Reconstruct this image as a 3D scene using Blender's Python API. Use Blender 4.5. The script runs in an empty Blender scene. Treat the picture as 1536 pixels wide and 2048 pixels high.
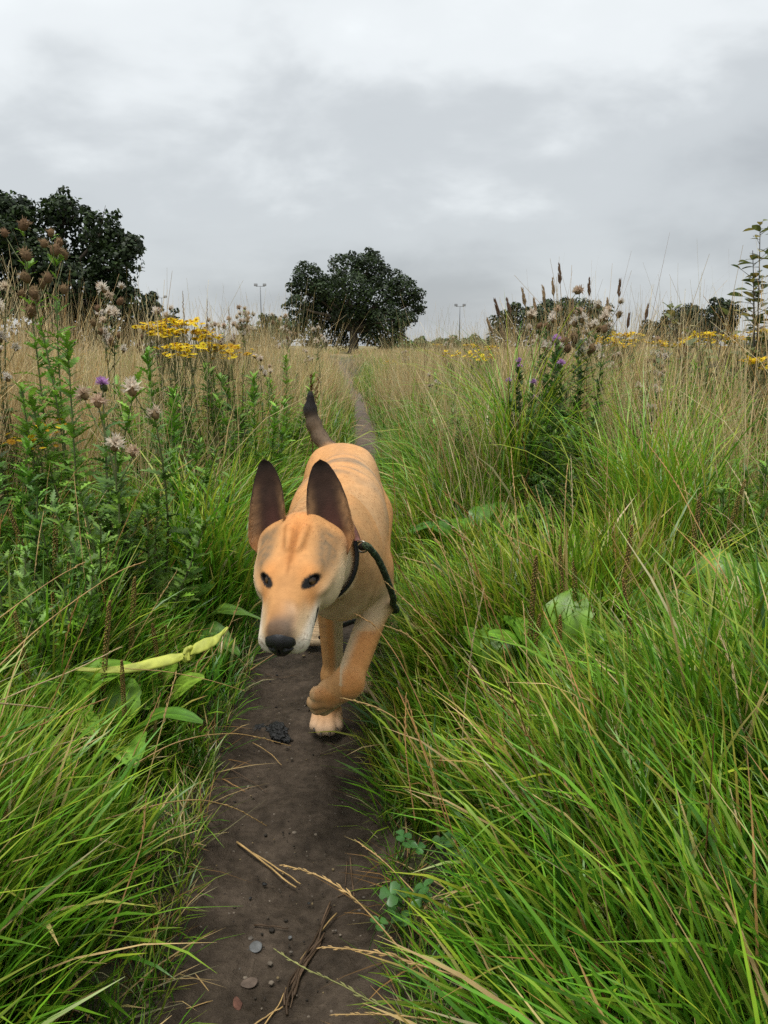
import bpy, bmesh, math, random
import numpy as np
from mathutils import Vector, Matrix, Euler

# ------------------------------------------------------------------ camera, world, sun, exposure
scene = bpy.context.scene
COL = scene.collection
CAM_H = 0.78
PITCH = math.radians(12.2)
FPX = 1540.0                                   # focal length in pixels of the 1536 x 2048 photograph
cam_data = bpy.data.cameras.new("camera")
cam_data.sensor_fit = 'HORIZONTAL'
cam_data.sensor_width = 36.0
cam_data.lens = 36.0 * FPX / 1536.0
cam_data.clip_start = 0.05
cam_data.clip_end = 3000.0
cam = bpy.data.objects.new("camera", cam_data)
cam.location = (0, 0, CAM_H)
cam.rotation_euler = (math.radians(90) - PITCH, 0, 0)
COL.objects.link(cam)
scene.camera = cam

SUN_ELEV, SUN_AZ = math.radians(76), math.radians(215)     # high behind the cloud
world = bpy.data.worlds.new("World")
scene.world = world
world.use_nodes = True
def build_world():
    nt = world.node_tree; N = nt.nodes; L = nt.links; N.clear()
    def n(t, **kw):
        x = N.new(t)
        for k, v in kw.items(): setattr(x, k, v)
        return x
    def math_(op, a, b=None, c=None):
        m = n('ShaderNodeMath', operation=op)
        for i, v in enumerate((a, b, c)):
            if v is None: continue
            if isinstance(v, (int, float)): m.inputs[i].default_value = v
            else: L.new(v, m.inputs[i])
        return m.outputs[0]
    out = n('ShaderNodeOutputWorld'); bg = n('ShaderNodeBackground')
    bg.inputs['Strength'].default_value = 0.1
    L.new(bg.outputs[0], out.inputs[0])
    sky = n('ShaderNodeTexSky'); sky.sky_type = 'NISHITA'; sky.sun_disc = False
    sky.sun_elevation = SUN_ELEV; sky.sun_rotation = SUN_AZ
    sky.air_density = 1.0; sky.dust_density = 2.0
    tc = n('ShaderNodeTexCoord'); sep = n('ShaderNodeSeparateXYZ')
    L.new(tc.outputs['Generated'], sep.inputs[0])
    z = math_('MAXIMUM', sep.outputs[2], 0.0)
    den = math_('ADD', z, 0.45)
    u = math_('DIVIDE', sep.outputs[0], den); v = math_('DIVIDE', sep.outputs[1], den)
    cb = n('ShaderNodeCombineXYZ'); L.new(u, cb.inputs[0]); L.new(v, cb.inputs[1]); cb.inputs[2].default_value = 3.7
    def noise(scale, detail, rough, dist, off):
        mp = n('ShaderNodeMapping'); mp.inputs['Location'].default_value = off
        mp.inputs['Scale'].default_value = (0.8, 1.0, 1.0)
        L.new(cb.outputs[0], mp.inputs[0])
        t = n('ShaderNodeTexNoise'); t.inputs['Scale'].default_value = scale; t.inputs['Detail'].default_value = detail
        t.inputs['Roughness'].default_value = rough; t.inputs['Distortion'].default_value = dist
        L.new(mp.outputs[0], t.inputs['Vector']); return t.outputs['Fac']
    big = noise(1.3, 2.5, 0.45, 0.15, (3.4, 6.2, 0))
    mid = noise(3.4, 5.0, 0.52, 0.2, (1.2, 5.5, 0))
    w = math_('MULTIPLY_ADD', big, 0.66, math_('MULTIPLY', mid, 0.44)); w = math_('ADD', w, -0.055)
    # a cloud deck is brighter towards the zenith
    g = math_('MULTIPLY_ADD', z, 0.33, w)
    ramp = n('ShaderNodeValToRGB'); cr = ramp.color_ramp; cr.interpolation = 'EASE'
    cr.elements[0].position = 0.36; cr.elements[0].color = (0.244, 0.258, 0.268, 1)
    cr.elements[1].position = 0.86; cr.elements[1].color = (0.588, 0.611, 0.613, 1)
    e = cr.elements.new(0.58); e.color = (0.339, 0.357, 0.366, 1)
    e = cr.elements.new(0.70); e.color = (0.471, 0.491, 0.497, 1)
    L.new(g, ramp.inputs[0])
    sc_ = n('ShaderNodeVectorMath', operation='SCALE'); sc_.inputs['Scale'].default_value = 10.0
    L.new(ramp.outputs[0], sc_.inputs[0])
    mix = n('ShaderNodeMix', data_type='RGBA'); mix.inputs['Factor'].default_value = 0.93
    L.new(sky.outputs[0], mix.inputs['A']); L.new(sc_.outputs[0], mix.inputs['B'])
    L.new(mix.outputs['Result'], bg.inputs['Color'])
build_world()

sun_data = bpy.data.lights.new("sun", 'SUN')
sun_data.energy = 1.5
sun_data.angle = math.radians(24)
sun_data.color = (1.0, 0.965, 0.91)
sun = bpy.data.objects.new("sun", sun_data)
sun.rotation_euler = (math.radians(90) - SUN_ELEV, 0, math.radians(180) - SUN_AZ)
COL.objects.link(sun)

scene.view_settings.view_transform = 'Standard'
scene.view_settings.look = 'None'
scene.view_settings.gamma = 1.0
scene.view_settings.use_curve_mapping = False
scene.view_settings.exposure = 0.92
scene.render.engine = 'CYCLES'
scene.cycles.use_denoising = False
scene.cycles.max_bounces = 6
scene.cycles.diffuse_bounces = 2
scene.cycles.transmission_bounces = 3
scene.cycles.transparent_max_bounces = 4

# ------------------------------------------------------------------ helpers
rng = np.random.default_rng(7)
random.seed(7)
CP, SP = math.cos(PITCH), math.sin(PITCH)
def at(px, py, d):
    """world point seen at photo pixel (px, py) at depth d along the optical axis"""
    a, b = (px - 768) / FPX, -(py - 1024) / FPX
    return Vector((d * a, d * (CP + b * SP), CAM_H + d * (b * CP - SP)))
def on_ground(px, py, z=0.0):
    b = -(py - 1024) / FPX
    return at(px, py, (CAM_H - z) / (SP - b * CP))

def tag(o, label=None, cat=None, group=None, kind=None):
    if label: o['label'] = label
    if cat: o['category'] = cat
    if group: o['group'] = group
    if kind: o['kind'] = kind
    return o
def empty(name, loc, rz=0.0):
    o = bpy.data.objects.new(name, None); o.location = loc; o.rotation_euler = (0, 0, rz)
    o.empty_display_size = 0.05; COL.objects.link(o); return o
def mesh_from(name, verts, faces, smooth=True):
    me = bpy.data.meshes.new(name)
    verts = np.asarray(verts, dtype=np.float32)
    if isinstance(faces, np.ndarray):
        nf, k = faces.shape
        me.vertices.add(len(verts)); me.vertices.foreach_set('co', verts.ravel())
        me.loops.add(nf * k); me.loops.foreach_set('vertex_index', faces.astype(np.int32).ravel())
        me.polygons.add(nf)
        me.polygons.foreach_set('loop_start', np.arange(nf, dtype=np.int32) * k)
        me.polygons.foreach_set('loop_total', np.full(nf, k, dtype=np.int32))
        me.update(calc_edges=True)
    else:
        me.from_pydata([tuple(map(float, v)) for v in verts], [], faces)
    if smooth: me.polygons.foreach_set('use_smooth', np.ones(len(me.polygons), dtype=bool))
    me.update(); return me
def link(name, me, mat=None, parent=None):
    o = bpy.data.objects.new(name, me)
    if mat is not None and not me.materials: me.materials.append(mat)
    COL.objects.link(o)
    if parent is not None: o.parent = parent
    return o
def set_col(me, cols, name='col'):
    """a per-vertex base colour (the thing's own colour)"""
    c = np.ones((len(me.vertices), 4), dtype=np.float32); c[:, :3] = cols
    a = me.color_attributes.new(name, 'FLOAT_COLOR', 'POINT'); a.data.foreach_set('color', c.ravel())
class MB:
    """collects strips, tubes and blobs with per-vertex colours into ONE mesh"""
    def __init__(s): s.v = []; s.f = []; s.c = []; s.m = []; s.n = 0
    def add(s, v, f, c, m=0):
        v = np.asarray(v, dtype=np.float32).reshape(-1, 3)
        c = np.broadcast_to(np.asarray(c, dtype=np.float32), (len(v), 3))
        s.v.append(v); s.c.append(c)
        s.f += [tuple(int(i) + s.n for i in q) for q in f]; s.m += [m] * len(f)
        s.n += len(v)
    def tube(s, pts, rad, col, k=5, m=0, cap=True):
        pts = np.asarray(pts, dtype=float); n = len(pts); rad = np.broadcast_to(rad, (n,)).astype(float)
        T = np.gradient(pts, axis=0); T /= np.linalg.norm(T, axis=1, keepdims=True) + 1e-12
        ref = np.array([0, 0, 1.0]) if abs(T[0, 2]) < 0.9 else np.array([1.0, 0, 0])
        A = np.cross(T, ref); A /= np.linalg.norm(A, axis=1, keepdims=True) + 1e-12
        B = np.cross(T, A)
        th = np.arange(k) * 2 * math.pi / k
        v = (pts[:, None] + rad[:, None, None] * (np.cos(th)[None, :, None] * A[:, None] + np.sin(th)[None, :, None] * B[:, None])).reshape(-1, 3)
        f = [(i * k + j, i * k + (j + 1) % k, (i + 1) * k + (j + 1) % k, (i + 1) * k + j) for i in range(n - 1) for j in range(k)]
        if cap:
            f.append(tuple(range(k))[::-1]); f.append(tuple((n - 1) * k + j for j in range(k)))
        col = np.asarray(col, dtype=float)
        if col.ndim == 2: col = np.repeat(col, k, axis=0)
        s.add(v, f, col, m)
    def strip(s, pts, width, side, col, fold=0.0, m=0):
        """flat blade along pts; width per point; side = unit vector across it; fold raises the edges"""
        pts = np.asarray(pts, dtype=float); n = len(pts)
        side = np.broadcast_to(np.asarray(side, dtype=float), (n, 3)); width = np.broadcast_to(width, (n,))
        T = np.gradient(pts, axis=0); N = np.cross(side, T); N /= np.linalg.norm(N, axis=1, keepdims=True) + 1e-12
        col = np.asarray(col, dtype=float)
        if fold:
            l = pts - side * width[:, None] + N * (width * fold)[:, None]; r = pts + side * width[:, None] + N * (width * fold)[:, None]
            v = np.stack([l, pts, r], 1).reshape(-1, 3)
            f = [q for i in range(n - 1) for q in ((3*i, 3*i+1, 3*i+4, 3*i+3), (3*i+1, 3*i+2, 3*i+5, 3*i+4))]
            if col.ndim == 2: col = np.repeat(col, 3, axis=0)
        else:
            v = np.stack([pts - side * width[:, None], pts + side * width[:, None]], 1).reshape(-1, 3)
            f = [(2*i, 2*i+1, 2*i+3, 2*i+2) for i in range(n - 1)]
            if col.ndim == 2: col = np.repeat(col, 2, axis=0)
        s.add(v, f, col, m)
    def blob(s, c, r, col, nu=6, nv=4, rot=None, m=0):
        c = np.asarray(c, dtype=float); r = np.broadcast_to(r, (3,)).astype(float); v = [(0, 0, -1.0)]
        for i in range(1, nv):
            a = -math.pi / 2 + math.pi * i / nv
            v += [(math.cos(a) * math.cos(2*math.pi*j/nu), math.cos(a) * math.sin(2*math.pi*j/nu), math.sin(a)) for j in range(nu)]
        v.append((0, 0, 1.0)); v = np.array(v) * r
        if rot is not None: v = v @ np.asarray(rot).T
        f = [(0, 1 + (j + 1) % nu, 1 + j) for j in range(nu)]
        for i in range(nv - 2):
            a, b = 1 + i * nu, 1 + (i + 1) * nu
            f += [(a + j, a + (j + 1) % nu, b + (j + 1) % nu, b + j) for j in range(nu)]
        a = 1 + (nv - 2) * nu; t = len(v) - 1
        f += [(a + j, a + (j + 1) % nu, t) for j in range(nu)]
        s.add(v + c, f, col, m)
    def mesh(s, name, smooth=True):
        v = np.concatenate(s.v); me = bpy.data.meshes.new(name)
        me.from_pydata(v.tolist(), [], s.f)
        set_col(me, np.concatenate(s.c))
        if smooth: me.polygons.foreach_set('use_smooth', np.ones(len(me.polygons), dtype=bool))
        if any(s.m): me.polygons.foreach_set('material_index', np.array(s.m, dtype=np.int32))
        me.update(); return me
    def build(s, name, mats, parent=None, smooth=True):
        me = s.mesh(name, smooth)
        for m_ in (mats if isinstance(mats, (list, tuple)) else [mats]): me.materials.append(m_)
        return link(name, me, None, parent)

# ------------------------------------------------------------------ materials
def new_mat(name):
    m = bpy.data.materials.new(name); m.use_nodes = True
    nt = m.node_tree; nt.nodes.clear()
    return m, nt, nt.nodes, nt.links
def leaf_mat(name, rough=0.5, trans=0.35, spec=0.35, vary=0.25, hue=0.03, noise=60.0, coat=0.0):
    """plant tissue: colour attribute x noise x per-object/instance variation, some light coming through"""
    m, nt, N, L = new_mat(name)
    out = N.new('ShaderNodeOutputMaterial'); b = N.new('ShaderNodeBsdfPrincipled')
    at_ = N.new('ShaderNodeAttribute'); at_.attribute_name = 'col'
    oi = N.new('ShaderNodeObjectInfo'); tc = N.new('ShaderNodeTexCoord')
    no = N.new('ShaderNodeTexNoise'); no.inputs['Scale'].default_value = noise; no.inputs['Detail'].default_value = 3
    L.new(tc.outputs['Object'], no.inputs['Vector'])
    hs = N.new('ShaderNodeHueSaturation')
    mr = N.new('ShaderNodeMapRange'); mr.inputs['To Min'].default_value = 0.5 - hue; mr.inputs['To Max'].default_value = 0.5 + hue
    L.new(oi.outputs['Random'], mr.inputs['Value']); L.new(mr.outputs[0], hs.inputs['Hue'])
    mv = N.new('ShaderNodeMapRange'); mv.inputs['To Min'].default_value = 1 - vary; mv.inputs['To Max'].default_value = 1 + vary
    wn = N.new('ShaderNodeTexWhiteNoise'); wn.noise_dimensions = '1D'; L.new(oi.outputs['Random'], wn.inputs['W'])
    L.new(wn.outputs['Value'], mv.inputs['Value'])
    mn = N.new('ShaderNodeMapRange'); mn.inputs['From Min'].default_value = 0.3; mn.inputs['From Max'].default_value = 0.7
    mn.inputs['To Min'].default_value = 0.75; mn.inputs['To Max'].default_value = 1.25; L.new(no.outputs['Fac'], mn.inputs['Value'])
    mu = N.new('ShaderNodeMath'); mu.operation = 'MULTIPLY'; L.new(mv.outputs[0], mu.inputs[0]); L.new(mn.outputs[0], mu.inputs[1])
    L.new(mu.outputs[0], hs.inputs['Value']); L.new(at_.outputs['Color'], hs.inputs['Color'])
    L.new(hs.outputs[0], b.inputs['Base Color'])
    b.inputs['Roughness'].default_value = rough; b.inputs['Specular IOR Level'].default_value = spec
    if trans > 0:
        tr = N.new('ShaderNodeBsdfTranslucent'); L.new(hs.outputs[0], tr.inputs['Color'])
        mx = N.new('ShaderNodeMixShader'); mx.inputs[0].default_value = trans
        L.new(b.outputs[0], mx.inputs[1]); L.new(tr.outputs[0], mx.inputs[2]); L.new(mx.outputs[0], out.inputs[0])
    else: L.new(b.outputs[0], out.inputs[0])
    return m
def plain_mat(name, color, rough=0.6, spec=0.3, noise=None, amp=0.3, bump=0.0, metallic=0.0):
    m, nt, N, L = new_mat(name)
    out = N.new('ShaderNodeOutputMaterial'); b = N.new('ShaderNodeBsdfPrincipled')
    b.inputs['Roughness'].default_value = rough; b.inputs['Specular IOR Level'].default_value = spec; b.inputs['Metallic'].default_value = metallic
    b.inputs['Base Color'].default_value = (*color, 1)
    if noise:
        tc = N.new('ShaderNodeTexCoord'); no = N.new('ShaderNodeTexNoise'); no.inputs['Scale'].default_value = noise; no.inputs['Detail'].default_value = 5
        L.new(tc.outputs['Object'], no.inputs['Vector'])
        rp = N.new('ShaderNodeValToRGB'); rp.color_ramp.elements[0].position = 0.3; rp.color_ramp.elements[1].position = 0.7
        rp.color_ramp.elements[0].color = (*[c * (1 - amp) for c in color], 1); rp.color_ramp.elements[1].color = (*[c * (1 + amp) for c in color], 1)
        L.new(no.outputs['Fac'], rp.inputs[0]); L.new(rp.outputs[0], b.inputs['Base Color'])
        if bump:
            bp = N.new('ShaderNodeBump'); bp.inputs['Strength'].default_value = bump; bp.inputs['Distance'].default_value = 0.005
            L.new(no.outputs['Fac'], bp.inputs['Height']); L.new(bp.outputs[0], b.inputs['Normal'])
    L.new(b.outputs[0], out.inputs[0]); return m
# ------------------------------------------------------------------ the land
PATH_Y = [0.0, .5, .76, 1.1, 1.45, 2.2, 3.5, 6.8, 9.0, 12.5, 18.0, 25.0, 40.0, 70.0]
PATH_X = [-.08, -.105, -.120, -.150, -.178, -.185, -.175, -.150, -.26, -.50, -.86, -1.30, -2.3, -3.2]
def path_x(y): return np.interp(y, PATH_Y, PATH_X)
def path_w(y): return np.interp(y, [3.0, 5.5, 9.0, 16.0, 30], [.135, .125, .12, .12, .10])
def ss(a, b, x): t = np.clip((np.asarray(x) - a) / (b - a), 0, 1); return t * t * (3 - 2 * t)
def noise2(x, y, s=1.0, seed=0):
    x = np.asarray(x, float) * s + 31.7 * seed + 900; y = np.asarray(y, float) * s - 12.9 * seed + 900
    i, j = np.floor(x).astype(np.int64), np.floor(y).astype(np.int64); f, g = x - i, y - j; f = f*f*(3-2*f); g = g*g*(3-2*g)
    def h(a, b):
        k = (a * 73856093) ^ (b * 19349663) ^ (seed * 83492791); k = ((k ^ (k >> 13)) * 1274126177) & 0x7fffffff; return (k % 65536) / 65535.0
    return (h(i, j)*(1-f) + h(i+1, j)*f)*(1-g) + (h(i, j+1)*(1-f) + h(i+1, j+1)*f)*g
def ground_z(x, y):
    x, y = np.asarray(x, float), np.asarray(y, float)
    d = np.abs(x - path_x(y))
    z = .075 * ss(.13, .55, d) + .05 * (noise2(x, y, 1.3, 1) - .4) * ss(.2, .6, d) + .02 * (noise2(x, y, 7, 2) - .5) * ss(.12, .2, d)
    z += .018 * ss(.16, .09, d) * -1
    z += (.05 + .12 * (noise2(x, y, .7, 6) - .35)) * ss(.7, 2.0, d) * ss(1.4, 2.6, y) * ss(14, 7, y)
    z += .25 * (noise2(x, y, .12, 5) - .5) * ss(8, 30, y) * ss(.3, 3, d)
    return z
def mud_material():
    m, nt, N, L = new_mat("damp trodden earth")
    out = N.new('ShaderNodeOutputMaterial'); b = N.new('ShaderNodeBsdfPrincipled'); tc = N.new('ShaderNodeTexCoord')
    def noise(s, d, r=.55):
        n = N.new('ShaderNodeTexNoise'); n.inputs['Scale'].default_value = s; n.inputs['Detail'].default_value = d; n.inputs['Roughness'].default_value = r
        L.new(tc.outputs['Object'], n.inputs['Vector']); return n.outputs['Fac']
    a, f, g = noise(9, 6, .65), noise(60, 4, .6), noise(420, 2)
    rp = N.new('ShaderNodeValToRGB'); e = rp.color_ramp
    e.elements[0].position = .32; e.elements[0].color = (.030, .023, .0165, 1); e.elements[1].position = .72; e.elements[1].color = (.095, .074, .056, 1)
    L.new(a, rp.inputs[0])
    r2 = N.new('ShaderNodeValToRGB'); r2.color_ramp.elements[0].position = .35; r2.color_ramp.elements[0].color = (.72, .70, .68, 1)
    r2.color_ramp.elements[1].position = .68; r2.color_ramp.elements[1].color = (1.25, 1.22, 1.18, 1); L.new(f, r2.inputs[0])
    mx = N.new('ShaderNodeMix'); mx.data_type = 'RGBA'; mx.blend_type = 'MULTIPLY'; mx.inputs['Factor'].default_value = 1
    L.new(rp.outputs[0], mx.inputs['A']); L.new(r2.outputs[0], mx.inputs['B'])
    # pale grit and dark crumbs
    vo = N.new('ShaderNodeTexVoronoi'); vo.inputs['Scale'].default_value = 95; L.new(tc.outputs['Object'], vo.inputs['Vector'])
    sep = N.new('ShaderNodeSeparateColor'); L.new(vo.outputs['Color'], sep.inputs[0])
    lt = N.new('ShaderNodeMath'); lt.operation = 'LESS_THAN'; lt.inputs[1].default_value = .17; L.new(vo.outputs['Distance'], lt.inputs[0])
    gt = N.new('ShaderNodeMath'); gt.operation = 'GREATER_THAN'; gt.inputs[1].default_value = .86; L.new(sep.outputs[0], gt.inputs[0])
    an = N.new('ShaderNodeMath'); an.operation = 'MULTIPLY'; L.new(lt.outputs[0], an.inputs[0]); L.new(gt.outputs[0], an.inputs[1])
    gr = N.new('ShaderNodeValToRGB'); gr.color_ramp.elements[0].color = (.012, .010, .009, 1); gr.color_ramp.elements[1].color = (.20, .165, .13, 1); L.new(sep.outputs[1], gr.inputs[0])
    m2 = N.new('ShaderNodeMix'); m2.data_type = 'RGBA'; L.new(an.outputs[0], m2.inputs['Factor']); L.new(mx.outputs['Result'], m2.inputs['A']); L.new(gr.outputs[0], m2.inputs['B'])
    # further along the track the earth colour is brightened to offset the shade
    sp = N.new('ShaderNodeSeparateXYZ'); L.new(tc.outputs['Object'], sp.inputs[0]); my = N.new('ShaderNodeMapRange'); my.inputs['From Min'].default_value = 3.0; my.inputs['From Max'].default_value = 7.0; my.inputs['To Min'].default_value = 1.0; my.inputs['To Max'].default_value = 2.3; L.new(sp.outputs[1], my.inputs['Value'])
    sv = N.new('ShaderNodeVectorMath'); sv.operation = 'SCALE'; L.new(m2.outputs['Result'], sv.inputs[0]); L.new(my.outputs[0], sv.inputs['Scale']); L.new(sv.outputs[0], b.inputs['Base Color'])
    rr = N.new('ShaderNodeMapRange'); rr.inputs['From Min'].default_value = .35; rr.inputs['From Max'].default_value = .65; rr.inputs['To Min'].default_value = .42; rr.inputs['To Max'].default_value = .72
    L.new(a, rr.inputs['Value']); L.new(rr.outputs[0], b.inputs['Roughness']); b.inputs['Specular IOR Level'].default_value = .08
    ad = N.new('ShaderNodeMath'); ad.operation = 'MULTIPLY_ADD'; ad.inputs[1].default_value = .35; L.new(g, ad.inputs[0]); L.new(f, ad.inputs[2])
    bp = N.new('ShaderNodeBump'); bp.inputs['Strength'].default_value = .9; bp.inputs['Distance'].default_value = .008; L.new(ad.outputs[0], bp.inputs['Height']); L.new(bp.outputs[0], b.inputs['Normal'])
    L.new(b.outputs[0], out.inputs[0]); return m
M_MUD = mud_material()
def earth_material():
    m, nt, N, L = new_mat("earth under the grass")
    out = N.new('ShaderNodeOutputMaterial'); b = N.new('ShaderNodeBsdfPrincipled'); tc = N.new('ShaderNodeTexCoord')
    n = N.new('ShaderNodeTexNoise'); n.inputs['Scale'].default_value = 9; n.inputs['Detail'].default_value = 6; L.new(tc.outputs['Object'], n.inputs['Vector'])
    n2 = N.new('ShaderNodeTexNoise'); n2.inputs['Scale'].default_value = .11; n2.inputs['Detail'].default_value = 4; L.new(tc.outputs['Object'], n2.inputs['Vector'])
    rp = N.new('ShaderNodeValToRGB'); e = rp.color_ramp; e.elements[0].position = .35; e.elements[0].color = (.022, .020, .010, 1); e.elements[1].position = .7; e.elements[1].color = (.065, .060, .026, 1)
    L.new(n.outputs['Fac'], rp.inputs[0])
    rq = N.new('ShaderNodeValToRGB'); e = rq.color_ramp; e.elements[0].position = .38; e.elements[0].color = (.10, .115, .035, 1); e.elements[1].position = .6; e.elements[1].color = (.27, .20, .095, 1)
    L.new(n2.outputs['Fac'], rq.inputs[0])
    sp = N.new('ShaderNodeSeparateXYZ'); L.new(tc.outputs['Object'], sp.inputs[0])
    mr = N.new('ShaderNodeMapRange'); mr.inputs['From Min'].default_value = 25; mr.inputs['From Max'].default_value = 70; L.new(sp.outputs[1], mr.inputs['Value'])
    mx = N.new('ShaderNodeMix'); mx.data_type = 'RGBA'; L.new(mr.outputs[0], mx.inputs['Factor']); L.new(rp.outputs[0], mx.inputs['A']); L.new(rq.outputs[0], mx.inputs['B'])
    L.new(mx.outputs['Result'], b.inputs['Base Color']); b.inputs['Roughness'].default_value = .95
    L.new(b.outputs[0], out.inputs[0]); return m
def sheet(name, xs, ys, zf, mat):
    X, Y = np.meshgrid(xs, ys); Z = zf(X, Y); nx, ny = len(xs), len(ys)
    V_ = np.stack([X, Y, Z], -1).reshape(-1, 3)
    i = (np.arange(ny - 1)[:, None] * nx + np.arange(nx - 1)[None]).ravel()
    return tag(link(name, mesh_from(name, V_, np.stack([i, i + 1, i + nx + 1, i + nx], 1)), mat), kind='structure')
gx = np.unique(np.concatenate([np.linspace(-900, -12, 22), np.linspace(-12, -3, 30), np.linspace(-3, 3, 121), np.linspace(3, 12, 30), np.linspace(12, 900, 22)]))
gy = np.unique(np.concatenate([np.linspace(-30, 0, 12), np.linspace(0, 4, 81), np.linspace(4, 14, 50), np.linspace(14, 60, 30), np.linspace(60, 1500, 30)]))
sheet("ground", gx, gy, lambda x, y: ground_z(x, y) - .022 * ss(1.15, .85, np.abs(x - path_x(y)) / (path_w(y) + .02)), earth_material())
# the path: its own sheet a little above the ground
py_ = np.concatenate([np.linspace(-.2, 3.4, 420), np.linspace(3.45, 40, 130)])
pu = np.linspace(-1, 1, 49)
PV = []
for y in py_:
    w = path_w(y) * (1 + .12 * (noise2(y, 0, 3, 8) - .5)) + .04 * np.interp(y, [3, 6], [1, .35])
    for u in pu:
        x = path_x(y) + u * w
        z = ground_z(x, y) + .004 + .016 * (noise2(x, y, 9, 3) - .5) * (1 - u * u) + .008 * (noise2(x, y, 28, 4) - .5) + .003 * (noise2(x, y, 70, 5) - .5) + .004 * u * u - .006 * max(abs(u) - .8, 0) * 5
        PV.append((x, y, z))
n_ = len(pu); i = (np.arange(len(py_) - 1)[:, None] * n_ + np.arange(n_ - 1)[None]).ravel()
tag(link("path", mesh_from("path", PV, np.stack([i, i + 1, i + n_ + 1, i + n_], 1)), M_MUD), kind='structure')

# grit and crumbs trodden into the path
mb = MB()
for _ in range(900):
    y = .45 + 4.2 * rng.random() ** 1.7; x = float(path_x(y)) + rng.normal(0, .07); q = rng.uniform(.0006, .0022) * rng.choice([1, 1, 1, 1.7]); c = [(.10, .085, .07), (.03, .025, .02), (.16, .13, .10), (.05, .04, .03), (.20, .15, .08)][rng.integers(5)]
    mb.blob((x, y, float(ground_z(x, y)) + .0045), (q * rng.uniform(.7, 1.6), q * rng.uniform(.7, 1.6), q * .6), np.array(c) * rng.uniform(.6, 1.2), 5, 3)
M_GRIT = leaf_mat("grit", rough=.9, trans=0, spec=.2, vary=0, hue=0, noise=300)
tag(mb.build("grit", M_GRIT), "grit and crumbs of soil trodden into the dirt path", "grit", kind='stuff')
# ------------------------------------------------------------------ grass
M_GRASS = leaf_mat("green grass", rough=.36, trans=.34, spec=.5, vary=.0, hue=.0, noise=25)
M_STRAW = leaf_mat("dry grass", rough=.6, trans=.30, spec=.25, vary=.0, hue=.0, noise=25)
G_DEEP, G_MID, G_LIGHT, G_YEL = np.array([.042, .140, .012]), np.array([.105, .280, .015]), np.array([.200, .420, .024]), np.array([.370, .440, .040])
S_A, S_B, S_C, S_D = np.array([.74, .53, .235]), np.array([.82, .68, .40]), np.array([.52, .29, .10]), np.array([.58, .52, .28])
def dpath(x, y): return np.abs(x - path_x(y))
def wedge(n, y0, y1, margin=.35, dens=None, power=1.0):
    """n points over the ground the camera can see, kept with probability dens(x, y)"""
    X, Y = [], []; got = 0
    for _ in range(60):
        m = n * 2
        y = y0 + (y1 - y0) * rng.random(m) ** power; half = .56 * y + margin
        x = (rng.random(m) * 2 - 1) * half.max(); k = np.abs(x) < half
        if dens is not None: k &= rng.random(m) < dens(x, y)
        X.append(x[k]); Y.append(y[k]); got += k.sum()
        if got >= n: break
    return np.concatenate(X)[:n], np.concatenate(Y)[:n]
def choose(cols, n, p=None):
    return np.array(cols)[rng.choice(len(cols), n, p=p)]
def blades(name, mat, x, y, az, L_, w, lean, droop, c0, c1, label, cat, seg=5, tipc=None, tipk=None, twist=.7, sway=.12, z=None, taper=(.6, 1, .95, .6, .04)):
    """n grass leaves as ONE mesh: each leaves the ground `lean` from the vertical and bends over by `droop`"""
    n = len(x); t = np.linspace(0, 1, seg + 1)
    ang = lean[:, None] + droop[:, None] * t[None] ** 1.5
    sx, sz = np.sin(ang), np.cos(ang)
    r = np.concatenate([np.zeros((n, 1)), np.cumsum((sx[:, :-1] + sx[:, 1:]) / 2, 1)], 1) / seg * L_[:, None]
    h = np.concatenate([np.zeros((n, 1)), np.cumsum((sz[:, :-1] + sz[:, 1:]) / 2, 1)], 1) / seg * L_[:, None]
    d = np.stack([np.cos(az), np.sin(az), np.zeros(n)], 1); side = np.stack([-np.sin(az), np.cos(az), np.zeros(n)], 1)
    zb = (ground_z(x, y) if z is None else z) - .01
    sw = rng.uniform(-sway, sway, n) * L_
    P = np.stack([x, y, zb], 1)[:, None] + r[..., None] * d[:, None] + (t[None] ** 2 * sw[:, None])[..., None] * side[:, None]
    P[..., 2] += h
    gz = ground_z(P[..., 0], P[..., 1]) + .004; P[..., 2] = np.maximum(P[..., 2], np.where(t[None] > .3, gz, -1))     # tips rest on the ground, never under it
    tw = rng.uniform(-twist, twist, n)[:, None] * t[None]
    T = np.stack([sx[..., None] * d[:, None], ], 0)[0]; T[..., 2] += sz
    Nn = np.cross(np.broadcast_to(side[:, None], T.shape), T)
    S_ = side[:, None] * np.cos(tw)[..., None] + Nn * np.sin(tw)[..., None]
    wd = w[:, None] * np.interp(t, [0, .15, .5, .8, 1], taper)[None]
    V_ = np.stack([P - S_ * wd[..., None], P + S_ * wd[..., None]], 2).reshape(-1, 3)
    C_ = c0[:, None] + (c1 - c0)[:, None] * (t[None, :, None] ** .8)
    if tipc is not None:
        k = (np.clip((t[None] - .62) / .3, 0, 1) * tipk[:, None])[..., None]; C_ = C_ * (1 - k) + tipc[:, None] * k
    C_ = np.repeat(C_.reshape(-1, 3), 2, axis=0)
    b = (np.arange(n)[:, None] * (2 * (seg + 1)) + 2 * np.arange(seg)[None]).ravel()
    me = mesh_from(name, V_, np.stack([b, b + 1, b + 3, b + 2], 1)); set_col(me, C_)
    return tag(link(name, me, mat), label, cat, kind='stuff')
ROS = [(215, 1475, .10), (60, 1475, .10), (290, 1360, .12), (30, 1270, .15), (345, 1215, .15), (310, 1150, .2), (1120, 1330, .18), (1010, 1350, .16), (1330, 1235, .22), (1440, 1165, .24), (955, 1085, .15), (1045, 1060, .15), (395, 985, .1), (250, 1420, .12), (330, 1385, .14), (410, 1340, .14), (800, 1850, 0), (835, 1730, 0), (935, 1775, 0)]
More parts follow.
